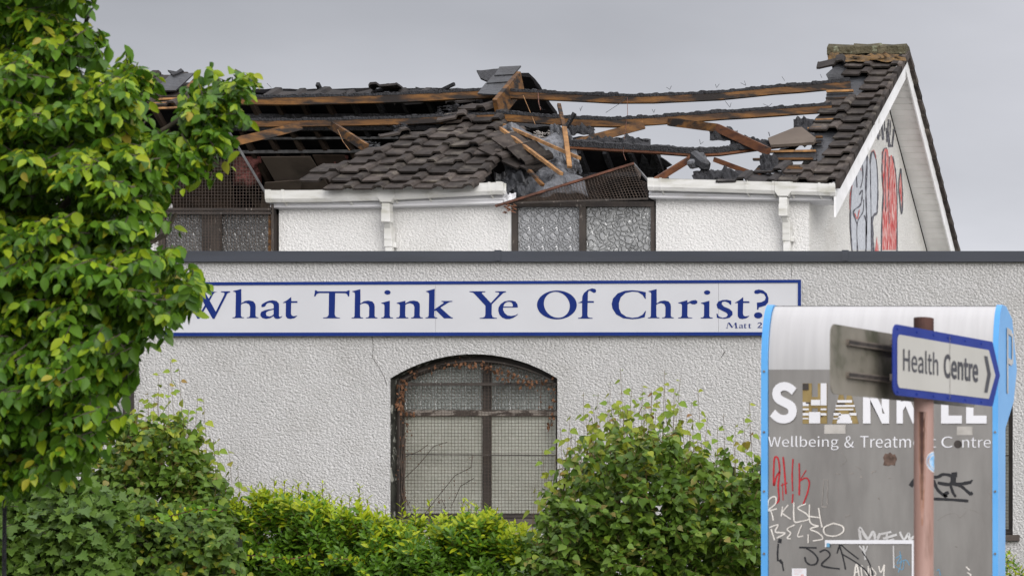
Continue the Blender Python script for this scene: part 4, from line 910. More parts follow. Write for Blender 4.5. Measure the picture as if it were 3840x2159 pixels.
for poly in ([(680,600),(700,568),(730,580),(740,650),(760,625),(785,700),(800,850),(808,1000),(805,1420),(675,1420),(680,1200),(690,1000),(678,800)], [(835,745),(848,800),(852,950),(848,1080),(836,1000),(822,900)], [(620,1430),(640,1300),(655,1430)]):
    pp = zg(poly); b.add([gp_(x, y, .003) for x, y in pp], [tuple(range(len(pp)))])
b.build("graffiti_fill", m_spr_r, hall)
b = MB()
for s_, w in (([(430,1430),(415,1200),(420,1000),(425,850),(418,760)],5), ([(490,700),(520,600),(540,570),(555,650),(545,900),(550,1150),(545,1430)],6), ([(470,900),(465,700),(500,640),(520,800),(500,900)],4), ([(580,700),(595,600),(625,640),(640,760),(645,950),(638,1110)],5),
              ([(638,1110),(600,1150),(600,1250),(605,1430)],8), ([(470,1200),(440,1100),(500,1040),(515,920),(490,960)],5), ([(475,1430),(472,1200),(520,1100),(525,1000)],4), ([(590,1430),(588,1100),(585,900),(582,700)],3), ([(530,1130),(545,1180),(548,1300)],4),
              ([(675,1430),(680,1150),(690,950),(680,750),(690,590),(720,570)],4), ([(740,640),(735,900),(740,1200)],3), ([(805,1430),(806,1000),(795,780),(770,640)],4), ([(710,600),(705,850),(712,1100)],3), ([(835,740),(820,900),(845,1120),(852,950),(838,745)],4),
              ([(640,370),(650,500)],6), ([(675,330),(690,500)],8), ([(700,330),(702,430)],4), ([(735,330),(730,450),(745,560)],9), ([(750,340),(748,460)],5), ([(780,410),(765,560)],5), ([(610,420),(606,475)],5), ([(625,400),(630,470)],5), ([(660,350),(664,470)],4), ([(715,400),(722,520)],4)):
    ribbon(b, zg(s_), w/1.15, lambda x, y: gp_(x, y, .006), False, .5)
b.build("graffiti_outline", m_spr_k, hall)
b = MB()
for s_, w in (([(335,910),(340,860)],3), ([(360,850),(385,920),(405,850),(400,780)],4), ([(410,1080),(412,960),(430,880)],3), ([(460,700),(475,690),(480,740)],10), ([(500,620),(490,700),(505,760)],3), ([(590,600),(612,590),(628,660)],4), ([(330,860),(322,930)],2), ([(450,1110),(470,1160),(490,1080)],5)):
    ribbon(b, zg(s_), w/1.6, lambda x, y: gp_(x, y, .008), False, .4)
b.build("graffiti_outline", m_spr_r, hall)

# ------------------------------------------------------------------ steel information sign
YT = 13.3
def tx(px): return (px - VX)/F*YT
def tz(py): return EYE + (VY - py)/F*YT
ts = thing("steel_sign", "tall brushed steel information sign with blue edges and graffiti on the pavement", "sign", (tx(3290), YT + .2, 0))
XA, XB = tx(2882), tx(3722)
ztop_, zc_ = 3.588, tz(1385)
prof = [(YT, 0.0), (YT, zc_)]
for k in range(1, 13):
    a = math.pi/2*k/12*.93; prof.append((YT + .13*(1-math.cos(a)), zc_ + (ztop_-zc_)*math.sin(a)/math.sin(math.pi/2*.93)))
def strip(b, prof, x0, x1, m=0):
    n = len(prof); b.add([(x0, y, z) for y, z in prof] + [(x1, y, z) for y, z in prof], [(i, n+i, n+i+1, i+1) for i in range(n-1)], m)
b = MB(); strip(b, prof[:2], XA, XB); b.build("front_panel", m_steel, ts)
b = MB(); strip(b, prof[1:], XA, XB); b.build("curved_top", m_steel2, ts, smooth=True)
yb_ = YT + .16
b = MB(); strip(b, [(YT + .12, ztop_ + .003), (yb_ - .01, ztop_ - .02), (yb_ - .01, 0)], XA, XB); b.build("rear_panel", m_steel, ts)
sidep = [(YT - .012, 0)] + [(y - .012, z + .006) for y, z in prof[1:]] + [(YT + .20, ztop_ + .012), (YT + .36, ztop_ - .03), (YT + .485, tz(1340)), (YT + .40, tz(1470)), (YT + .18, tz(1590)), (yb_, 0)]
for x0, x1 in ((XA - .034, XA - .002), (XB + .002, XB + .030)):
    b = MB(); b.prism(sidep, x0, x1, lambda a, c, d: (d, a, c)); so_ = b.build("side_plate", m_blue, ts)
    for py in (1393, 1620, 1842, 2075):
        z = tz(py); rv = MB(); rv.tube([(((x0+x1)/2), YT - .012, z), ((x0+x1)/2, YT - .018, z)], .006, 6); rv.build("rivet", m_rail, so_)
# parking P on the visible side plate
Xp = XB + .034
def side(a, c): return (Xp, a, c)
b = MB()
def srect(y0, y1, z0, z1): b.add([side(y0,z0), side(y1,z0), side(y1,z1), side(y0,z1)], [(0,1,2,3)])
zt_, zb2 = tz(1205), tz(1455)
srect(YT + .20, YT + .235, zb2, zt_); srect(YT + .238, YT + .33, zt_ - .03, zt_); srect(YT + .238, YT + .33, tz(1340), tz(1340) + .03); srect(YT + .333, YT + .365, tz(1340) + .012, zt_ - .012)
b.build("parking_symbol", m_inkw2, ts)

FONT = None
try:
    import os
    FONT = bpy.data.fonts.load(os.path.join(bpy.utils.system_resource('DATAFILES'), "fonts", "Noto Sans CJK Regular.woff2"))
except Exception:
    FONT = None
def text_mesh(name, txt, m, parent, fn, d0=0.0, th=0.0, bold=0.0):
    """fn(u,v,d)->3D with u,v in 0..1 over the text's bounding box"""
    cu = bpy.data.curves.new("t", 'FONT'); cu.body = txt; 
    if FONT: cu.font = FONT
    cu.offset = bold; cu.resolution_u = 4
    tmp = bpy.data.objects.new("t", cu); COL.objects.link(tmp); bpy.context.view_layer.update(); me = tmp.to_mesh()
    v = np.array([x.co[:] for x in me.vertices]); lo, hi = v.min(0), v.max(0); fs = [list(p.vertices) for p in me.polygons]
    uv = (v[:, :2] - lo[:2]) / (hi[:2] - lo[:2])
    tmp.to_mesh_clear(); bpy.data.objects.remove(tmp); bpy.data.curves.remove(cu)
    b = MB(); b.add([fn(u, w, d0) for u, w in uv], fs)
    if th:
        cnt = {}
        for f in fs:
            for i in range(len(f)):
                e = (f[i], f[(i+1) % len(f)]); cnt[e] = 1
        n = len(b.v); b.add([fn(u, w, d0 - th) for u, w in uv], [])
        for (i, j) in [e for e in cnt if (e[1], e[0]) not in cnt]: b.f.append([i, n+i, n+j, j]); b.mi.append(0)
    return b.build(name, m, parent)
def tbox(x0, x1, y0, y1): return lambda u, v, d: (tx(x0 + (x1-x0)*u), YT - d, tz(y1 + (y0-y1)*v))
q6 = lambda x, y: (2840 + x/1.9076, 1400 + y/1.9076)
def t6(name, txt, x0, x1, y0, y1, m, d0=.012, th=.010, bold=0.):
    a, c = q6(x0, y0), q6(x1, y1); return text_mesh(name, txt, m, ts, tbox(a[0], c[0], a[1], c[1]), d0, th, bold)
t6("raised_letter", "S", 95, 285, 62, 358, m_letter_w, bold=.016)
for ch, x0, x1 in (("N",760,945),("K",1000,1165),("I",1215,1262),("L",1318,1465),("L",1497,1642)): t6("raised_letter", ch, x0, x1, 70, 358, m_letter_w, bold=.014)
# H and A are cut out and show the banded backing
def cut_letter(x0, x1, ch, seed):
    r_ = random.Random(seed); t6("cut_letter", ch, x0, x1, 70, 358, m_gold, .003, 0, .03)
cut_letter(325, 500, "H", 2); cut_letter(535, 725, "A", 3)
def r6(b, x0, y0, x1, y1, d, m=0):
    (a, c), (e, f) = q6(x0, y0), q6(x1, y1); b.add([(tx(a),YT-d,tz(f)),(tx(e),YT-d,tz(f)),(tx(e),YT-d,tz(c)),(tx(a),YT-d,tz(c))], [(0,1,2,3)], m)
b = MB()
for q in ((327,205,370,232),(327,250,370,262),(327,282,370,300),(327,318,368,326),(386,188,452,228),(455,70,498,228),(455,250,496,262),(455,283,496,300),(372,275,452,356),(575,190,680,208),(562,225,700,238),(560,252,690,262),(548,282,600,300),(660,282,712,300),(545,318,590,326),(585,290,665,312),(578,312,672,335),(572,335,680,356)): r6(b, *q, .0062)
b.build("light_band", m_letter_w, ts)
b = MB()
for q in ((327,72,370,118),(350,206,382,216),(327,268,345,276),(572,212,630,222),(548,270,585,276),(655,270,690,276),(455,300,470,310),(455,150,455.5,151)): r6(b, *q, .0070)
b.build("dark_gap", m_dark, ts)
for txt, x0, x1, y0, y1 in (("Wellbeing",80,582,447,547),("&",625,692,447,530),("Treatment",738,1278,447,530),("C",1318,1398,450,530),("ntre",1468,1672,458,530)): t6("lettering", txt, x0, x1, y0, y1, m_letter_w, .006, .004, -.002)
b = MB(); c = q6(1435, 505); b.add([(tx(c[0] + 15*math.cos(k*.393)), YT - .003, tz(c[1] + 15*math.sin(k*.393))) for k in range(16)], [tuple(range(16))]); b.build("drilled_hole", m_dark, ts)
# stickers, scuffs, frame remains
m_res = mat("residue", (.30,.285,.26), (.40,.38,.35), 14, .6)
for q in ((480,365,632,430),(1428,378,1540,440)): b = MB(); r6(b, *q, .0022); b.build("sticker_residue", m_res, ts)
b = MB(); pp = [q6(*p) for p in [(900,600),(915,570),(935,575),(950,562),(970,580),(985,575),(1000,610),(990,630),(985,658),(960,652),(940,660),(900,655),(908,625)]]; b.add([(tx(x),YT-.0022,tz(y)) for x, y in pp], [tuple(range(len(pp)))]); b.build("torn_sticker", m_brownst, ts)
b = MB()
for q in ((487,1190,1133,1217),(1108,1217,1133,1460),(487,1217,500,1240)): r6(b, *q, .010)
b.build("notice_frame", m_letter_w, ts)
b = MB(); r6(b, 500, 1212, 522, 1240, .012); b.build("frame_scrap", m_inkbl, ts)
b = MB(); r6(b, 248, 1392, 352, 1470, .0022); b.build("paper_sticker", m_letter_w, ts)
b = MB()
for q in ((262,1402,330,1404),(262,1415,320,1417),(262,1430,300,1432),(312,1435,332,1446)): r6(b, *q, .0030)
b.build("paper_print", m_spr_r, ts)
def inks(name, m, strokes, d=.0026, rough=.15):
    b = MB()
    for i, (w, pts) in enumerate(strokes):
        ribbon(b, [q6(*p) for p in pts], w/1.9076, lambda x, y, i=i: (tx(x), YT - d - i*.00012, tz(y)), False, rough)
    return b.build(name, m, ts)
inks("red_tag", m_inkr, [(12,[(130,930),(155,900),(150,800),(160,700),(150,610),(125,600),(118,680),(118,800),(135,740),(160,700)]), (12,[(185,595),(195,700),(205,860)]), (8,[(170,800),(215,780)]), (9,[(250,925),(255,860)]), (9,[(253,840),(250,720),(256,610)]), (11,[(300,640),(302,760),(300,870)]), (11,[(300,770),(345,745),(372,775),(360,850),(330,930)]), (6,[(350,690),(300,770)]), (6,[(180,780),(185,905)])])
inks("scratched_tag", m_inkw, [(10,[(85,960),(105,1000),(115,1050)]), (10,[(72,980),(85,900),(130,880),(130,930),(75,980),(140,965)]), (9,[(182,950),(172,1020)]), (9,[(222,938),(175,995)]), (9,[(175,995),(240,1040)]), (10,[(262,920),(265,1050),(300,1060)]), (9,[(350,930),(290,960),(350,1000),(370,1040),(290,1060),(270,1060)]), (9,[(375,935),(378,1060),(440,1090)]), (10,[(440,960),(450,1030),(465,1100)]), (8,[(378,1020),(450,1030)]),
     (10,[(100,1110),(125,1190)]), (10,[(88,1100),(150,1080),(130,1130),(200,1140),(140,1175)]), (9,[(270,1080),(215,1110),(240,1140),(215,1175),(240,1180)]), (8,[(320,1080),(290,1160),(330,1160)]), (9,[(365,1150),(365,1210)]), (9,[(440,1090),(380,1110),(440,1140),(470,1180),(400,1195)]), (10,[(545,1070),(480,1100),(490,1150),(560,1160),(615,1130),(610,1090),(545,1070)])])
inks("black_tag", m_inkb, [(12,[(300,1242),(425,1245)]), (12,[(350,1248),(395,1275),(432,1320),(420,1358),(380,1366),(350,1345),(340,1310)]), (12,[(445,1275),(490,1260),(520,1300),(460,1370),(590,1395)]), (10,[(585,1220),(610,1300),(632,1400)]), (10,[(570,1285),(595,1225),(640,1260),(725,1325)]), (10,[(600,1285),(700,1345),(770,1400),(810,1460)]), (8,[(750,1270),(800,1350),(830,1450)])])
inks("black_tag", m_inkb, [(34,[(1095,805),(1130,760)]), (22,[(1160,730),(1280,740),(1330,720),(1390,735),(1380,790),(1290,780)]), (40,[(1408,705),(1412,740)]), (24,[(1412,740),(1420,790),(1530,775)]), (30,[(1525,768),(1535,775)]), (22,[(1380,785),(1450,800),(1500,840),(1530,865)]), (24,[(1525,862),(1540,850)]), (20,[(1380,790),(1400,850),(1420,880)]), (22,[(1260,760),(1290,830),(1350,880),(1340,860),(1370,850)]), (20,[(1255,895),(1380,900),(1510,910)])])
inks("dark_smear", m_inkb, [(26,[(165,1180),(158,1210)]), (12,[(150,1215),(145,1290),(148,1340)]), (20,[(160,1330),(178,1355)]), (9,[(178,1350),(188,1410)])])
inks("white_tag", m_inkw2, [(20,[(740,1190),(735,1100),(790,1180),(830,1130),(850,1190),(880,1140)]), (16,[(870,1150),(960,1130)]), (16,[(900,1180),(1000,1150)]), (16,[(930,1135),(930,1190),(980,1185)]), (16,[(1020,1130),(1050,1185),(1085,1140),(1090,1185),(1125,1160)]), (14,[(760,1230),(775,1330)]), (12,[(975,1230),(978,1390)]), (10,[(730,1230),(770,1270),(790,1230)])])
inks("white_tag", m_inkw, [(11,[(695,1450),(710,1360),(730,1450)]), (8,[(700,1420),(730,1415)]), (10,[(750,1450),(745,1370),(790,1440),(795,1375)]), (9,[(810,1380),(815,1450),(850,1430),(810,1380)]), (10,[(870,1375),(885,1420),(910,1365)]), (10,[(910,1365),(905,1455)])])
inks("white_tag", m_inkw, [(10,[(1495,1380),(1520,1405)])])
inks("white_tag", m_inkw, [(8,[(1500,1420),(1530,1440),(1500,1460)])])
inks("blue_tag", m_inkbl, [(5,[(990,1320),(1030,1300),(1000,1360),(1060,1330),(1090,1370)]), (5,[(1020,1270),(1030,1350),(1010,1420)]), (4,[(980,1370),(1040,1400),(1050,1330)]), (5,[(1285,1410),(1300,1400),(1310,1440)])])
for st_ in [(8,[(630,1025),(665,1010)]), (14,[(864,895),(872,890)]), (10,[(735,740),(755,738)]), (10,[(820,715),(825,700),(850,698)]), (8,[(560,715),(592,720)]), (8,[(652,712),(690,714)]), (8,[(472,758),(508,764)]), (6,[(475,770),(462,940)]), (6,[(505,770),(500,940)]), (14,[(460,952),(500,952)]), (5,[(705,660),(745,690)]), (8,[(940,748),(956,750)]), (3,[(1290,1050),(1350,1010),(1420,1000),(1450,1030),(1500,980)]), (3,[(1480,960),(1590,1000),(1630,1080)]), (6,[(1415,1235),(1432,1242)]), (10,[(1590,1300),(1596,1304)]), (10,[(1660,850),(1670,885)]), (3,[(600,560),(640,620),(590,660)])]: inks("scuff_mark", m_scuff, [st_])
b = MB(); r6(b, 50, 435, 75, 492, .0028); b.build("white_patch", m_letter_w, ts)

# ------------------------------------------------------------------ direction signpost
PX, PY = -2.312, 10.34
sp = thing("signpost", "rusty pink post carrying two back-to-back direction sign blades in front of the steel sign", "signpost", (PX, PY, 0))
b = MB(); b.tube([(PX, PY, 0), (PX, PY, 2.72), (PX, PY, 2.94)], .038, 20, 0); b.build("post", m_post, sp, smooth=True)
b = MB(); b.tube([(PX, PY, 2.935), (PX, PY, tz(0)*0 + EYE + (VY-1193)/F*PY)], .0385, 20); b.build("post_top", m_postdark, sp)
b = MB(); a0 = math.atan2(-PY, -PX) + math.radians(72); zc0 = EYE + (VY - (1400 + 632/1.9076))/F*PY
m_stb = mat("sticker_blue", (.14,.36,.62), (.35, .5, .65), 40, .4)
for r_, m, d in ((.040,1,.0006),(.036,0,.0012),(.029,1,.0018),(.026,0,.0024)):
    b.add([(PX + (.038+d)*math.cos(a0), PY + (.038+d)*math.sin(a0), zc0)] + [(PX + (.038+d)*math.cos(a0 + r_*math.cos(k*.2618)/.038), PY + (.038+d)*math.sin(a0 + r_*math.cos(k*.2618)/.038), zc0 + r_*math.sin(k*.2618)) for k in range(24)], [(0, k+1, (k+1) % 24 + 1) for k in range(24)], m)
b.build("round_sticker", [m_stb, m_letter_w], sp)
# rust runs on the post: streak from the sign clamp downwards
for j, (a0, w0, w1, l_, m_, rr_) in enumerate(((-1.50, .026, .004, .44, mat("rust_stain", (.24, .12, .075), (.33, .19, .15), 20, .7), .0386), (-1.52, .018, .003, .34, mat("rust_stain_dark", (.11, .055, .035), (.18, .09, .06), 20, .7), .0390), (-1.53, .010, .002, .24, m_postdark, .0394))):
    b = MB(); vs = []
    for k in range(15):
        t = k/14; z = 2.72 - l_*t; w = w0*(1-t)**.7 + w1 + .0012*math.sin(k*2.3 + j)
        for s_ in (-1, 1): a = a0 + s_*w/.038/1.6; vs.append((PX + rr_*math.cos(a), PY + rr_*math.sin(a), z))
    b.add(vs, [(2*k, 2*k+1, 2*k+3, 2*k+2) for k in range(14)]); b.build("rust_streak", m_, sp)
class Plane:
    def __init__(s, A, B, h): s.A = Vector(A); s.u = Vector(B) - s.A; s.L = s.u.length; s.h = h; s.n = s.u.cross(Vector((0,0,1))).normalized(); s.v = Vector((0,0,1))
    def __call__(s, u, v, d=0): return s.A + s.u*u + s.v*(v*s.h) + s.n*d
FA = Plane((-2.327, 9.9, 3.003 - .264), (-2.153, 10.9, 3.07 - .264), .264)
def rrect(u0, u1, v0, v1, L_, h, r, arrow=0, n=6):
    ru, rv = r/L_, r/h; o = []
    corners = [(u0+ru, v0+rv, math.pi, 1.5*math.pi), (u1-ru*.5, v0+rv*.5, 1.5*math.pi, 1.85*math.pi) , (u1-ru*.5, v1-rv*.5, .15*math.pi, .5*math.pi), (u0+ru, v1-rv, .5*math.pi, math.pi)]
    for i, (cu, cv, a0, a1) in enumerate(corners):
        k = .5 if i in (1, 2) and arrow else 1
        if i in (1, 2) and not arrow: cu = u1 - ru; cv = v0+rv if i == 1 else v1-rv; a0, a1 = (1.5*math.pi, 2*math.pi) if i == 1 else (0, .5*math.pi)
        for j in range(n+1): a = a0 + (a1-a0)*j/n; o.append((cu + ru*k*math.cos(a), cv + rv*k*math.sin(a)))
        if i == 1 and arrow: o.append((u1 + arrow, (v0+v1)/2))
    return o
def plate(name, outl, d0, d1, m, pl, parent):
    b = MB(); b.prism(outl, d0, d1, lambda a, c, d: pl(a, c, d)); return b.build(name, m, parent)
bl = plate("sign_blade", rrect(0, 1, 0, 1, FA.L, .264, .035, .075), .000, -.004, m_hs_b, FA, sp)
bl['label'] = "right-pointing direction blade with blue border"
pf = rrect(.035, .955, .11, .86, FA.L, .264, .025, .065); b = MB(); b.add([FA(a, c, .0015) for a, c in pf], [tuple(range(len(pf)))]); b.build("white_face", m_hs_w, bl)
text_mesh("lettering", "Health", m_black, bl, lambda u, v, d: FA(.085 + .335*u, .355 + .335*v, d), .003, 0, .004)
text_mesh("lettering", "Centre", m_black, bl, lambda u, v, d: FA(.475 + .355*u, .335 + .36*v, d), .003, 0, .012)
b = MB(); b.add([FA(a, c, .003) for a, c in [(.895,.76),(.93,.76),(.968,.49),(.93,.20),(.895,.20),(.93,.49)]], [(0,1,2,5),(5,2,3,4)]); b.build("arrow_chevron", m_black, bl)
b = MB(); b.add([FA(a, c, .0035) for a, c in [(.535,.03),(.538,.03),(.538,.97),(.535,.97)]], [(0,1,2,3)]); b.build("panel_seam", m_scuff, bl)
b = MB()
for u in (.04, .22, .38, .52, .55, .70, .87):
    for v in (.94, .05): p = FA(u, v, .0); b.tube([p, p + FA.n*.003], .005, 6)
b.build("rivet", m_hs_b, bl)
bc = plate("rear_rail", rrect(.02, .9, .70, .80, FA.L, .264, .005), -.004, -.022, m_rail, FA, bl); plate("rear_rail", rrect(.02, .9, .2, .3, FA.L, .264, .005), -.004, -.022, m_rail, FA, bl)
FB = Plane((-2.445, 9.5, 2.697), (-2.275, 11.2, 2.834), .25)
bb = plate("sign_blade", rrect(0, 1, 0, 1, FB.L, .25, .04), -.010, -.014, m_signback, FB, sp); bb['label'] = "left direction blade seen from its grimy back"
for v in (.72, .25):
    b = MB(); b.prism([(.09,v),(.95,v),(.95,v+.09),(.09,v+.09)], .006, -.010, lambda a, c, d: FB(a, c, d)); b.build("back_rail", m_rail, bb)
    b = MB(); b.prism([(.082,v+.02),(.95,v+.02),(.95,v+.07),(.082,v+.07)], .0065, .0068, lambda a, c, d: FB(a, c, d)); b.build("rail_slot", m_dark, bb)
for v in (.72, .25):
    b = MB(); z = FB.A.z + FB.h*v + .045; b.tube([(PX, PY, z), (PX, PY, z + .03)], .043, 16); b.build("clamp", m_rail, sp)

# ------------------------------------------------------------------ vegetation
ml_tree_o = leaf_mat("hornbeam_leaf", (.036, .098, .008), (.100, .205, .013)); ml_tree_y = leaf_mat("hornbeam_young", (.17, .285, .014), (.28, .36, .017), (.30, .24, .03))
ml_hedge_o = leaf_mat("hedge_leaf", (.060, .145, .012), (.12, .235, .016), rough=.4); ml_hedge_y = leaf_mat("hedge_young", (.26, .37, .014), (.42, .47, .020), trans=.35)
ml_pop_o = leaf_mat("poplar_leaf", (.052, .108, .012), (.130, .215, .026), (.26, .21, .06), rough=.42); ml_pop_y = leaf_mat("poplar_young", (.15, .24, .02), (.26, .29, .025), (.24, .13, .04))
ml_dark_o = leaf_mat("dark_leaf", (.058, .120, .014), (.12, .20, .028), rough=.5); ml_dark_y = leaf_mat("dark_leaf_pale", (.07, .13, .03), (.11, .18, .04))
ml_core = mat("painted_shade_twigs", (.010, .016, .006), (.018, .026, .010), 6, .95)  # near-black tone paints the shade deep inside the foliage

def tmpl(kind):
    if kind == 'ovate': pts = [(0,0),(.15,.20),(.38,.31),(.65,.26),(.87,.12),(1,0)]
    elif kind == 'heart': pts = [(0,0),(.0,.22),(.22,.42),(.48,.36),(.75,.16),(1,0)]
    elif kind == 'narrow': pts = [(0,0),(.2,.12),(.45,.165),(.7,.12),(.9,.05),(1,0)]
    elif kind == 'maple': pts = [(0,0),(.02,.20),(-.08,.42),(.16,.40),(.30,.62),(.42,.36),(.60,.42),(.62,.20),(.78,.16),(1,0)]
    v = []; f = []
    n = len(pts)
    for u, w in pts: droop = -.16*u*u; v.append((u, 0, droop - (0 if u in (0, 1) else .02)))
    L = {}
    for s_ in (-1, 1):
        ids = [0]
        for i, (u, w) in enumerate(pts[1:-1], 1): v.append((u, s_*w, -.16*u*u + .30*w - (.12*w if kind == 'heart' else 0))); ids.append(len(v)-1)
        ids.append(n-1)
        for i in range(n-1):
            a, c = ids[i], ids[i+1]; q = [i, i+1, c, a]; q = [x for k, x in enumerate(q) if x not in q[:k]]
            if len(q) >= 3: f.append(q if s_ == 1 else q[::-1])
    return np.array(v, float), f
TM = {k: tmpl(k) for k in ('ovate', 'heart', 'narrow', 'maple')}
for k in TM:      # keep templates free of unused midrib vertices
    v, f = TM[k]; used = sorted({i for q in f for i in q}); mp_ = {i: j for j, i in enumerate(used)}; TM[k] = (v[used], [[mp_[i] for i in q] for q in f])

def unit(a): return a / np.maximum(np.linalg.norm(a, axis=-1, keepdims=True), 1e-9)
def build_leaves(parent, kind, P, D, Nn, Ls, young, mats, nobj=300, names="leaf", wid=1.0, rng=RNG, cl=None):
    tv, tf = TM[kind]; D = unit(D); Sd = unit(np.cross(D, Nn)); Nn = unit(np.cross(Sd, D))
    px = VX + F*P[:, 0]/P[:, 1]; py = VY - F*(P[:, 2] - EYE)/P[:, 1]
    vis = (px > 5) & (px < 3835) & (py > 5) & (py < 2150)
    score = P[:, 1] + np.where(vis, 0, 100) + rng.uniform(0, .25, len(P))
    if cl is not None: score += cl
    sel = np.argsort(score)[:nobj]; mask = np.ones(len(P), bool); mask[sel] = False
    mask_i = np.nonzero(mask)[0]
    tm = [[]]; pw = WL[parent]
    meshes = []
    for m in mats:
        me = bpy.data.meshes.new(names); me.from_pydata([(x[1], x[0], x[2]) for x in tv], [], [list(reversed(q)) for q in tf]); me.materials.append(m)
        me.polygons.foreach_set('use_smooth', [True]*len(me.polygons)); me.update(); meshes.append(me)
    for i in sel:
        o = bpy.data.objects.new(names, meshes[int(young[i])]); COL.objects.link(o); o.parent = parent
        M_ = Matrix.Identity(4); s_, d_, n_ = Sd[i]*Ls[i]*wid, D[i]*Ls[i], Nn[i]*Ls[i]
        for r_ in range(3): M_[r_][0], M_[r_][1], M_[r_][2], M_[r_][3] = s_[r_], d_[r_], n_[r_], P[i][r_] - pw[r_]
        o.matrix_local = M_
    if len(mask_i):
        P_, D_, N_, S_, L_ = P[mask_i], D[mask_i], Nn[mask_i], Sd[mask_i], Ls[mask_i]
        nv = len(tv)
        V = (P_[:, None] + L_[:, None, None]*(tv[None, :, 0:1]*D_[:, None] + tv[None, :, 1:2]*wid*S_[:, None] + tv[None, :, 2:3]*N_[:, None])).reshape(-1, 3)
        c = V.mean(0); V = V - c
        me = bpy.data.meshes.new("foliage"); n = len(P_)
        lens = np.array([len(q) for q in tf]); flat = np.concatenate([np.array(q) for q in tf])
        idx = (flat[None] + (np.arange(n)*nv)[:, None]).ravel(); lt = np.tile(lens, n); ls = np.concatenate([[0], np.cumsum(lt)[:-1]])
        me.vertices.add(len(V)); me.vertices.foreach_set('co', V.ravel()); me.loops.add(len(idx)); me.loops.foreach_set('vertex_index', idx.astype(np.int32))
        me.polygons.add(len(lt)); me.polygons.foreach_set('loop_start', ls.astype(np.int32)); me.polygons.foreach_set('loop_total', lt.astype(np.int32))
        for m in mats: me.materials.append(m)
        me.polygons.foreach_set('material_index', np.repeat(young[mask_i].astype(np.int32), len(tf))); me.polygons.foreach_set('use_smooth', np.ones(len(lt), bool))
        me.update(calc_edges=True); me.validate()
        o = bpy.data.objects.new("foliage", me); link(o, "foliage", parent, c); o['kind'] = 'stuff'

def inpoly(pts, poly):
    x, y = pts[:, 0], pts[:, 1]; ins = np.zeros(len(pts), bool); n = len(poly)
    for i in range(n):
        (x0, y0), (x1, y1) = poly[i], poly[(i+1) % n]
        c = ((y0 > y) != (y1 > y)) & (x < (x1-x0)*(y-y0)/((y1-y0) or 1e-9) + x0); ins ^= c
    return ins
def edist(pts, poly):
    d = np.full(len(pts), 1e9); n = len(poly)
    for i in range(n):
        a = np.array(poly[i], float); b_ = np.array(poly[(i+1) % n], float); ab = b_-a; t = np.clip(((pts-a)@ab)/(ab@ab), 0, 1); d = np.minimum(d, np.linalg.norm(pts - (a + t[:, None]*ab), axis=1))
    return d
def sample_poly(poly, n, rng, bias=None):
    P_ = np.array(poly); lo, hi = P_.min(0), P_.max(0); out_ = np.zeros((0, 2))
    while len(out_) < n:
        q = rng.uniform(lo, hi, (n*2, 2)); q = q[inpoly(q, poly)]
        if bias is not None: q = q[rng.random(len(q)) < bias(q)]
        out_ = np.vstack([out_, q])
    return out_[:n]

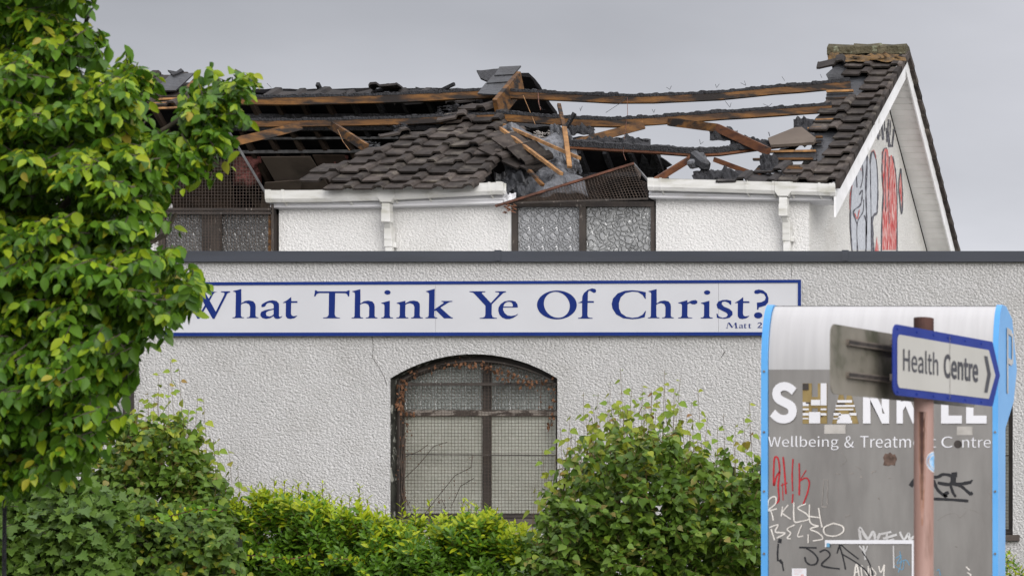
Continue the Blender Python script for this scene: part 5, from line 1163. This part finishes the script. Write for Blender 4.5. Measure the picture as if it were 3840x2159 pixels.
def plant_vol(parent, kind, poly, Y0, T, nspr, leaf, spr_len, nleaf, mats, yfun, updir=(0, -.3, .6), droop=.6, rng=RNG, front=.65, twig_m=None, nobj=300, tfall=250., wid=1.0, whorl=False, bias=None, inset=0, face=.75, given=None):
    if given is None: pts = sample_poly(poly, nspr, rng, bias)
    else: pts = given[0]; nspr = len(pts)
    ed = edist(pts, poly)
    th = T*np.sqrt(np.clip(ed/tfall, 0.01, 1)); r_ = rng.random(nspr)
    dep = np.where(rng.random(nspr) < front, -th*(1 - .35*r_), th*(2*r_-1))
    if given is not None: dep = given[1]
    Y = Y0 + dep
    B = np.stack([(pts[:, 0]-VX)/F*Y, Y, EYE + (VY-pts[:, 1])/F*Y], 1)
    P_ = np.array(poly, float); cen = P_.mean(0)
    outx = (pts[:, 0]-cen[0])/max(1, np.ptp(P_[:, 0])); outz = -(pts[:, 1]-cen[1])/max(1, np.ptp(P_[:, 1]))
    dirs = np.stack([outx*1.2, dep/max(T, .01)*.8, outz*.8], 1) + np.array(updir) + rng.normal(0, .38, (nspr, 3)); dirs = unit(dirs)
    SL = spr_len*rng.uniform(.6, 1.3, nspr)
    nl = nleaf; t = (np.arange(nl)+.6)/nl
    # positions along each sprig, bending down a little
    Pl = B[:, None] + dirs[:, None]*(SL[:, None, None]*(t[None, :, None]-.55)) + np.array([0, 0, -1.])*(SL[:, None, None]*.25*(t[None, :, None]**2))*droop
    ref = unit(rng.normal(0, 1, (nspr, 3))*.4 + np.array([0, 0, 1.])); sidev = unit(np.cross(dirs, ref)); upv = unit(np.cross(sidev, dirs))
    if whorl:
        ang = (np.arange(nl)*2.4)[None] + rng.uniform(0, 6.28, nspr)[:, None]
        sgn = sidev[:, None]*np.cos(ang)[..., None] + upv[:, None]*np.sin(ang)[..., None]
        D = unit(sgn*.9 + dirs[:, None]*(.35 + .75*t[None, :, None]) + rng.normal(0, .15, Pl.shape)); Nn = unit(dirs[:, None]*.9 - sgn*.3 + rng.normal(0, .2, Pl.shape) + np.array([0, -.25, .1]))
    else:
        sg = np.where(np.arange(nl) % 2 == 0, 1., -1.)[None, :, None]
        D = sidev[:, None]*sg*.8 + dirs[:, None]*.55 + np.array([0, 0, -1.])*droop + rng.normal(0, .28, Pl.shape); D = unit(D)
        Nn = unit(upv[:, None]*(1-face) + np.array([0, -face, face*.55]) + rng.normal(0, .33, Pl.shape))
    Ls = leaf*rng.uniform(.65, 1.2, (nspr, nl))*(1.08 - .38*t[None])
    Pf, Df, Nf, Lf = Pl.reshape(-1, 3), D.reshape(-1, 3), Nn.reshape(-1, 3), Ls.ravel()
    pxx = np.repeat(pts, nl, 0); yp = yfun(pxx, np.tile(t, nspr), np.repeat(ed, nl), np.repeat(dep/max(T, .01), nl)); young = (rng.random(len(Pf)) < yp).astype(int)
    build_leaves(parent, kind, Pf, Df, Nf, Lf, young, mats, nobj, rng=rng, wid=wid)
    if twig_m:
        b = MB(); e0 = B - dirs*SL[:, None]*.35; e1 = Pl[:, -1]
        for i in range(nspr): b.wire(e0[i], Pl[i, nl//2], .0028); b.wire(Pl[i, nl//2], (Pl[i, nl//2] + e1[i])/2, .0016)
        o = b.build("twigs", twig_m, parent); o['kind'] = 'stuff'
    return B

# ---- hornbeam street tree, left
k_ = 1.4907
tree_out = [(x*k_, y*k_) for x, y in [(240,-200),(236,0),(245,60),(262,95),(290,140),(345,158),(395,192),(378,225),(362,262),(350,300),(400,305),(448,322),(470,300),(484,245),(520,212),(590,186),(622,190),(590,235),(560,290),(525,345),(485,350),(460,330),(440,370),(400,400),(425,470),(418,550),(465,620),(490,655),(525,690),(510,735),(465,760),(440,830),(385,865),(335,950),(305,1020),(280,1120),(235,1175),(190,1205),(110,1225),(0,1235),(-100,1230),(-260,1180),(-420,900),(-420,300),(-250,-200)]]
ht = thing("hornbeam_tree", "leafy green street tree filling the left edge with long branch reaching over the roof", "tree", at(18, 0, 12.0)*1.0 - Vector((0, 0, at(18, 0, 12.0).z)))
def ytree(p, t, ed, dep): return np.clip(.16 + .62*(t > .62) - ed/1100 + .25*(ed < 70) - .25*(dep > -.3), 0.02, .9)*np.clip(1.2 - p[:, 1]/2300, .25, 1)
rg = np.random.default_rng(3)
def holes(q):
    w = np.ones(len(q))
    for cx, cy, r in ((880,1225,55),(60,140,35),(520,290,30),(250,350,25),(430,780,30),(150,1500,30),(560,905,35),(760,650,40),(600,1290,30)): w[np.hypot(q[:, 0]-cx*1., q[:, 1]-cy) < r] = 0
    return w
def clumps(poly, nc, per, sx_, sy_, T, rng, bias=None, inset=38, tfall=260., bulge=.22, ylim=None):
    """boughs: gaussian clusters of sprigs; returns px points, depths and how high each sprig sits in its bough"""
    c = sample_poly(poly, nc*3, rng, bias); c = c[edist(c, poly) > inset]
    keep = []
    for q in c:
        if all(((q[0]-k[0])/sx_)**2 + ((q[1]-k[1])/sy_)**2 > .55 for k in keep): keep.append(q)
        if len(keep) >= nc: break
    c = np.array(keep); ed = edist(c, poly); th = T*np.sqrt(np.clip(ed/tfall, .02, 1)); front = rng.random(len(c)) < .78
    cd = np.where(front, -th*rng.uniform(.6, 1.05, len(c)), th*rng.uniform(-.3, .9, len(c)))
    g = rng.normal(0, 1, (len(c), per, 2)); g = g/np.maximum(1, np.linalg.norm(g, axis=2, keepdims=True)/1.7)
    P_ = c[:, None] + g*np.array([sx_, sy_])*.62; P_[..., 1] += .16*np.abs(P_[..., 0]-c[:, None, 0])
    D_ = cd[:, None] - bulge*(1 - (g**2).sum(2)/3) + rng.normal(0, .04, (len(c), per)); U = -g[..., 1]
    P_, D_, U = P_.reshape(-1, 2), D_.ravel(), U.ravel(); ok = inpoly(P_, poly) & (edist(P_, poly) > inset*.75)
    if bias is not None: ok &= rng.random(len(P_)) < bias(P_)
    return P_[ok], D_[ok], U[ok]
gp1, gd1, gu1 = clumps(tree_out, 235, 15, 84, 56, .8, rg, holes)
ex = [(770,355),(835,330),(895,302),(785,420),(850,400),(745,480),(815,480),(690,550),(760,545),(730,430),(700,610),(625,600),(690,1085),(540,290),(470,270)]
for q in ex:
    g_ = rg.normal(0, 1, (12, 2)); g_ = g_/np.maximum(1, np.linalg.norm(g_, axis=1, keepdims=True)/1.5)
    gp1 = np.vstack([gp1, np.array(q) + g_*np.array([30, 24])]); gd1 = np.concatenate([gd1, rg.uniform(-.18, .12, 12)]); gu1 = np.concatenate([gu1, -g_[:, 1]])
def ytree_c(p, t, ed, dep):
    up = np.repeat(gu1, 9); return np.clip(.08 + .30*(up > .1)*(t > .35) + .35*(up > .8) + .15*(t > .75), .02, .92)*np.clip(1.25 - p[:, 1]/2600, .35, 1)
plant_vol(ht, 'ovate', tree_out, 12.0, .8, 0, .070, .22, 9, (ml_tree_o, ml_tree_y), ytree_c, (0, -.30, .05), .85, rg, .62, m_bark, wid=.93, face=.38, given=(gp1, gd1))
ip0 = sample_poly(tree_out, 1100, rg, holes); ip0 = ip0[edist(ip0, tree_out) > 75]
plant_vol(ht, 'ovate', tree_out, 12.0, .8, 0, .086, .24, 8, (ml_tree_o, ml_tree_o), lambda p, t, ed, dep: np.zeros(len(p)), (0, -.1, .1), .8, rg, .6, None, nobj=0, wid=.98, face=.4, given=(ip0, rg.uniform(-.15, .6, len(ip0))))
b = MB(); Xt = at(18, 0, 12.0).x
b.tube([(Xt-.02, 12.0, -.05), (Xt-.01, 12.0, 1.2), (Xt, 12.0, 2.6), (Xt-.1, 12.0, 3.4), (Xt-.15, 12.02, 4.9)], [.014, .011, .008, .010, .006], 10); b.build("trunk", m_char, ht, smooth=True)
for pts in ([(0,1300),(300,1050),(620,880),(660,800)], [(30,1500),(400,1200),(560,1000),(640,940)], [(40,1000),(300,700),(560,520),(860,330)], [(40,700),(220,400),(330,60)], [(40,1700),(250,1500),(470,1350)], [(40,1350),(380,1300),(700,1150)]):
    b = MB(); n = len(pts); b.tube([at(x, y, 12.0 + .1*math.sin(i*2.)) for i, (x, y) in enumerate(pts)], [.014*(1-i/n) + .004 for i in range(n)], 6); b.build("branch", m_bark, ht, smooth=True)

# ---- hedge with yellow-green shoots
YH = 20.5
hd = thing("privet_hedge", "bright yellow-green hedge along the foot of the wall below the arched window", "hedge", at(1400, 2159, YH)*1 - Vector((0, 0, at(1400, 2159, YH).z - 1.25)))
hp = [(x*k_, y*k_) for x, y in [(470,1330),(500,1290),(560,1262),(620,1250),(650,1225),(700,1225),(760,1235),(800,1228),(840,1255),(880,1268),(915,1258),(950,1290),(1000,1298),(1050,1290),(1120,1295),(1175,1278),(1230,1282),(1270,1305),(1330,1322),(1380,1345),(1420,1560),(420,1560)]]
hp = [(x, y + (24 if y < 2000 else 0)) for x, y in hp]
def yhedge(p, t, ed, dep):
    h_ = np.interp(p[:, 0], [q[0] for q in hp[:19]], [q[1] for q in hp[:19]]); dd = p[:, 1]-h_; return np.clip(1.0 - dd/150, .03, 1)*.93
rg = np.random.default_rng(4)
hp1, hd1, hu1 = clumps(hp, 210, 17, 52, 40, .5, rg, None, 10, 60., .12)
ybase = yhedge
yhedge = lambda p, t, ed, dep: np.clip(ybase(p, t, ed, dep)*(.65 + .35*np.repeat(hu1 > -.2, 11)) + .12*np.repeat(hu1 > .9, 11), .02, .95)
plant_vol(hd, 'narrow', hp, YH, .5, 0, .078, .17, 11, (ml_hedge_o, ml_hedge_y), yhedge, (0, -.25, 1.5), 0, rg, .65, m_shoot, whorl=True, tfall=60., wid=1.3, given=(hp1, hd1))
# tall shoots standing out of the hedge
shoots = [(690,1205),(716,1212),(812,1215),(905,1222),(640,1248),(775,1222),(1010,1270),(1080,1262),(1165,1260),(1178,1262),(1230,1275),(560,1270),(860,1250),(925,1255),(600,1245),(1120,1290),(750,1215),(660,1222),(735,1230),(830,1240),(580,1262),(970,1280),(1045,1278),(1200,1272),(1250,1285),(880,1245),(675,1238),(790,1240),(950,1275)]
P_, D_, N_, L_, yy = [], [], [], [], []
b = MB()
for i, (x, y) in enumerate(shoots):
    tip = at(x*k_, y*k_, YH - .1 + .3*math.sin(i*1.7)); base_ = tip - Vector((rt.gauss(0, .02), 0, .38)); b.wire(base_, tip, .003)
    for k in range(22):
        t = k/21; p = base_.lerp(tip, t); a = k*2.4 + i; D_.append((math.cos(a), math.sin(a), .35 + .9*t**3)); N_.append((-.3*math.cos(a), -.3*math.sin(a)-.2, 1)); P_.append(p); L_.append(.080*(1.05-.45*t)*rt.uniform(.8, 1.2)); yy.append(1 if t > .2 else 0)
build_leaves(hd, 'narrow', np.array(P_), np.array(D_), np.array(N_), np.array(L_), np.array(yy), (ml_hedge_o, ml_hedge_y), 0)
o = b.build("shoot_stems", m_shoot, hd); o['kind'] = 'stuff'
b = MB(); b.box(at(720,0,YH).x, at(2080,0,YH).x, YH-.12, YH+.25, 1.25, at(0,2060,YH).z); b.build("shade_core", ml_core, hd)  # filler box, its colour standing in for shade between the leaves

# ---- poplar bush on the right
YPp = 19.5
pb = thing("poplar_bush", "tall loose green bush with heart-shaped leaves between arched window and steel sign", "bush", at(2420, 2159, YPp)*1 - Vector((0, 0, at(2420, 2159, YPp).z - 1.25)))
pp_ = [(x*k_, y*k_) for x, y in [(1355,1300),(1378,1250),(1400,1190),(1430,1150),(1455,1120),(1480,1080),(1530,1060),(1570,1045),(1610,1050),(1655,1040),(1700,1065),(1745,1105),(1795,1130),(1850,1150),(1895,1140),(1960,1160),(1990,1560),(1290,1560),(1310,1400),(1330,1320)]]
def ypop(p, t, ed, dep): return np.clip(.6 - (p[:, 1]-1480)/520, .04, .65)
rg = np.random.default_rng(6)
def pbias(q): return np.clip(.16 + (q[:, 1]-1500)/520, .16, 1)
qp, qd, qu = clumps(pp_, 120, 13, 80, 66, .6, rg, pbias, 14, 120., .18)
plant_vol(pb, 'heart', pp_, YPp, .6, 0, .076, .28, 8, (ml_pop_o, ml_pop_y), ypop, (0, -.2, 1.1), .75, rg, .6, m_shoot, wid=.98, tfall=120., face=.5, given=(qp, qd))
qp2 = sample_poly(pp_, 420, rg, pbias); qp2 = qp2[edist(qp2, pp_) > 50]
plant_vol(pb, 'heart', pp_, YPp, .6, 0, .074, .28, 8, (ml_pop_o, ml_pop_o), lambda p, t, ed, dep: np.zeros(len(p)), (0, -.2, .8), .7, rg, .6, None, nobj=0, face=.5, given=(qp2, rg.uniform(0, .5, len(qp2))))
def shoots_on(parent, tips, Y0, mats, leaf, kind, seed, length=.75, nl=13, base_pull=(0, 0)):
    r_ = random.Random(seed); P_, D_, N_, L_, yy = [], [], [], [], []; b = MB()
    for i, (x, y, ln) in enumerate(tips):
        tip = at(x*k_, y*k_, Y0 + r_.uniform(-.25, .25)); lean = r_.uniform(-.12, .12)
        base_ = tip - Vector((lean*ln, 0, ln)); b.wire(base_, base_.lerp(tip, .5) + Vector((lean*.05, 0, 0)), .0030); b.wire(base_.lerp(tip, .5) + Vector((lean*.05, 0, 0)), tip, .0016)
        n = int(ln/.075)
        for k in range(n):
            t = (k+1)/(n+.3); p = base_.lerp(tip, t); a = k*2.4 + i*1.3; out_ = Vector((math.cos(a), math.sin(a)*.7, 0)); p = p + out_*.035*(1.15-t)*1.2
            D_.append(tuple(out_*.75 + Vector((0, 0, -.75 + .9*t**4)))); N_.append((out_.x*.5 + r_.gauss(0, .25), -.7 + out_.y*.5, .5)); P_.append(p); L_.append(leaf*(1.15-.55*t**2.5)*r_.uniform(.75, 1.15)); yy.append(1 if (t > .55 or r_.random() < .2) else 0)
    build_leaves(parent, kind, np.array(P_), np.array(D_), np.array(N_), np.array(L_), np.array(yy), mats, 0); o = b.build("shoot_stems", m_shoot, parent); o['kind'] = 'stuff'
rq = random.Random(31)
for_tips = [(rq.uniform(1390, 1890), 0, rq.uniform(.45, .9)) for _ in range(90)]
for_tips = [(x, np.interp(x, [1380, 1440, 1500, 1560, 1680, 1750, 1820, 1900], [1190, 1080, 1010, 965, 965, 1030, 1075, 1080]) + rq.uniform(0, 130), l_) for x, _, l_ in for_tips]
shoots_on(pb, for_tips + [(1560,925,.9),(1672,930,.8),(1505,988,.6),(1468,985,.7),(1435,1045,.5),(1480,1062,.4),(1590,975,.6),(1615,965,.7),(1712,950,.8),(1755,975,.8),(1640,985,.6),(1700,975,.6),(1535,960,.6),(1410,1075,.6),(1780,1050,.7),(1820,1040,.7),(1885,1010,.9),(1850,1065,.6),(1365,1130,.6),(1375,1190,.5),(1345,1225,.4),(1870,1050,.7),(1805,1070,.5),(1740,1010,.6),(1400,1120,.5)], YPp, (ml_pop_o, ml_pop_y), .078, 'heart', 5)
b = MB()
for i in range(9): x = 2080 + i*90; b.tube([at(x, 2159, YPp) - Vector((.1, 0, at(x, 2159, YPp).z - 1.24)), at(x, 2300, YPp), at(x + rt.uniform(-60, 60), 1750, YPp)], [.018, .014, .005], 6)
b.build("stems", m_bark, pb, smooth=True)
# ---- sapling bush left
sb_ = thing("poplar_sapling", "loose heart-leaved sapling against the wall right of the street tree", "bush", at(620, 2159, 20.0)*1 - Vector((0, 0, at(620, 2159, 20.0).z - 1.25)))
sp_ = [(x*k_, y*k_) for x, y in [(290,1060),(340,1040),(390,1030),(430,1020),(470,1060),(500,1100),(520,1160),(545,1195),(570,1240),(590,1300),(560,1380),(500,1480),(100,1480),(150,1330),(200,1250),(230,1160)]]
rg = np.random.default_rng(8)
plant_vol(sb_, 'heart', sp_, 20.0, .5, 820, .074, .26, 8, (ml_pop_o, ml_pop_y), lambda p, t, ed, dep: np.clip(.4 - (p[:, 1]-1500)/900, .05, .5), (.1, -.2, .8), .7, rg, .6, m_shoot, bias=lambda q: np.clip(.35 + (q[:, 1]-1560)/300, .35, 1), tfall=120., face=.5)
ry = random.Random(77)
shoots_on(sb_, [(x, np.interp(x, [300, 420, 500, 580], [1050, 960, 1040, 1180]) + ry.uniform(0, 110), ry.uniform(.4, .8)) for x in [ry.uniform(310, 580) for _ in range(34)]] + [(428,900,1.1),(450,925,.9),(400,935,.9),(372,985,.7),(350,1000,.7),(498,995,.9),(512,1000,.8),(345,1040,.6),(552,1100,.6),(575,1130,.55),(598,1170,.6),(475,1030,.6),(530,1100,.5),(425,960,.8),(390,985,.7)], 20.0, (ml_pop_o, ml_pop_y), .078, 'heart', 9)
# ---- dark mixed shrubs bottom left
ds = thing("maple_shrub", "dark green maple-leaved shrub in the lower left corner under the tree", "shrub", at(200, 2159, 18.5)*1 - Vector((0, 0, at(200, 2159, 18.5).z - 1.15)))
dp = [(x*k_, y*k_) for x, y in [(-60,1235),(20,1230),(90,1205),(170,1190),(230,1200),(290,1235),(330,1330),(320,1420),(300,1540),(-60,1540)]]
rg = np.random.default_rng(12)
dq, dd, du = clumps(dp, 60, 11, 75, 55, .5, rg, None, 12, 80., .2)
plant_vol(ds, 'maple', dp, 18.5, .5, 0, .100, .3, 6, (ml_dark_o, ml_dark_y), lambda p, t, ed, dep: np.full(len(p), .12), (0, -.3, .5), .6, rg, .65, m_bark, wid=1.0, tfall=80., given=(dq, dd))
iv = thing("ivy_tangle", "dense tangle of ivy and climbing leaves between the maple shrub and the hedge", "shrub", at(560, 2159, 19.2)*1 - Vector((0, 0, at(560, 2159, 19.2).z - 1.2)))
ip = [(x*k_, y*k_) for x, y in [(200,1265),(280,1235),(360,1235),(440,1250),(520,1265),(560,1290),(600,1330),(620,1400),(620,1540),(190,1540)]]
rg = np.random.default_rng(13)
dq, dd, du = clumps(ip, 75, 12, 65, 50, .45, rg, None, 12, 80., .2)
plant_vol(iv, 'heart', ip, 19.2, .45, 0, .066, .26, 8, (ml_dark_o, ml_pop_y), lambda p, t, ed, dep: np.full(len(p), .15), (0, -.3, .4), .8, rg, .65, m_bark, tfall=80., given=(dq, dd))
for nm, par, x0, x1, y0, Yc in (("shade_core", ds, -60, 440, 1990, 18.7), ("shade_core", iv, 330, 860, 2010, 19.4)):
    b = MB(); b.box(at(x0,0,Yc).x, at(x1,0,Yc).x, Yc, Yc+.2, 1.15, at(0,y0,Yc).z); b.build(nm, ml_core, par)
# ---- arching bramble sprays
def bramble(pts, Y0, label, seed):
    r_ = random.Random(seed); t_ = thing("bramble_spray", label, "bramble", at(pts[0][0]*k_, pts[0][1]*k_, Y0), "bramble sprays over the hedge")
    c = smooth([(x*k_, y*k_) for x, y in pts], 6); b = MB(); b.tube([at(x, y, Y0) for x, y in c], .005, 5); b.build("stem", m_rust, t_)
    P_, D_, N_, L_, yy = [], [], [], [], []
    for i, (x, y) in enumerate(c[2:]):
        p = at(x, y, Y0); s_ = 1 if i % 2 else -1
        for k in range(3): P_.append(p); D_.append((r_.gauss(0,.7), -.3, .6*s_ + r_.gauss(0,.5))); N_.append((r_.gauss(0,.6), -.8, .7 + r_.gauss(0,.4))); L_.append(.05*r_.uniform(.5, 1.1)); yy.append(int(r_.random() < .35))
    build_leaves(t_, 'ovate', np.array(P_), np.array(D_), np.array(N_), np.array(L_), np.array(yy), (ml_hedge_o, ml_hedge_y), 300, wid=1.3)
bramble([(560,1285),(500,1280),(440,1295),(380,1305),(310,1312)], 18.5, "reddish bramble stem arching left over the ivy tangle", 1)
bramble([(560,1400),(620,1396),(680,1400),(740,1404),(790,1390)], 19.6, "pale bramble spray crossing the middle of the hedge", 2)
bramble([(905,1448),(920,1440),(890,1410),(840,1405),(800,1420)], 19.6, "bramble spray curling at the bottom edge of the hedge", 3)
# ---- small shrub right of the steel sign
rs = thing("garden_shrub", "small bright green shrub at the bottom right corner behind the steel sign", "shrub", at(3860, 2159, 23.5)*1 - Vector((0, 0, at(3860, 2159, 23.5).z - 1.25)))
rp = [(3740,2100),(3790,2092),(3830,2105),(3900,2100),(3980,2120),(3980,2420),(3740,2420)]
rg = np.random.default_rng(14)
plant_vol(rs, 'narrow', rp, 23.5, .3, 160, .062, .16, 10, (ml_hedge_o, ml_hedge_y), lambda p, t, ed, dep: np.full(len(p), .6), (0, -.25, 1.4), 0, rg, .65, m_shoot, whorl=True, tfall=60., wid=1.3, nobj=200)
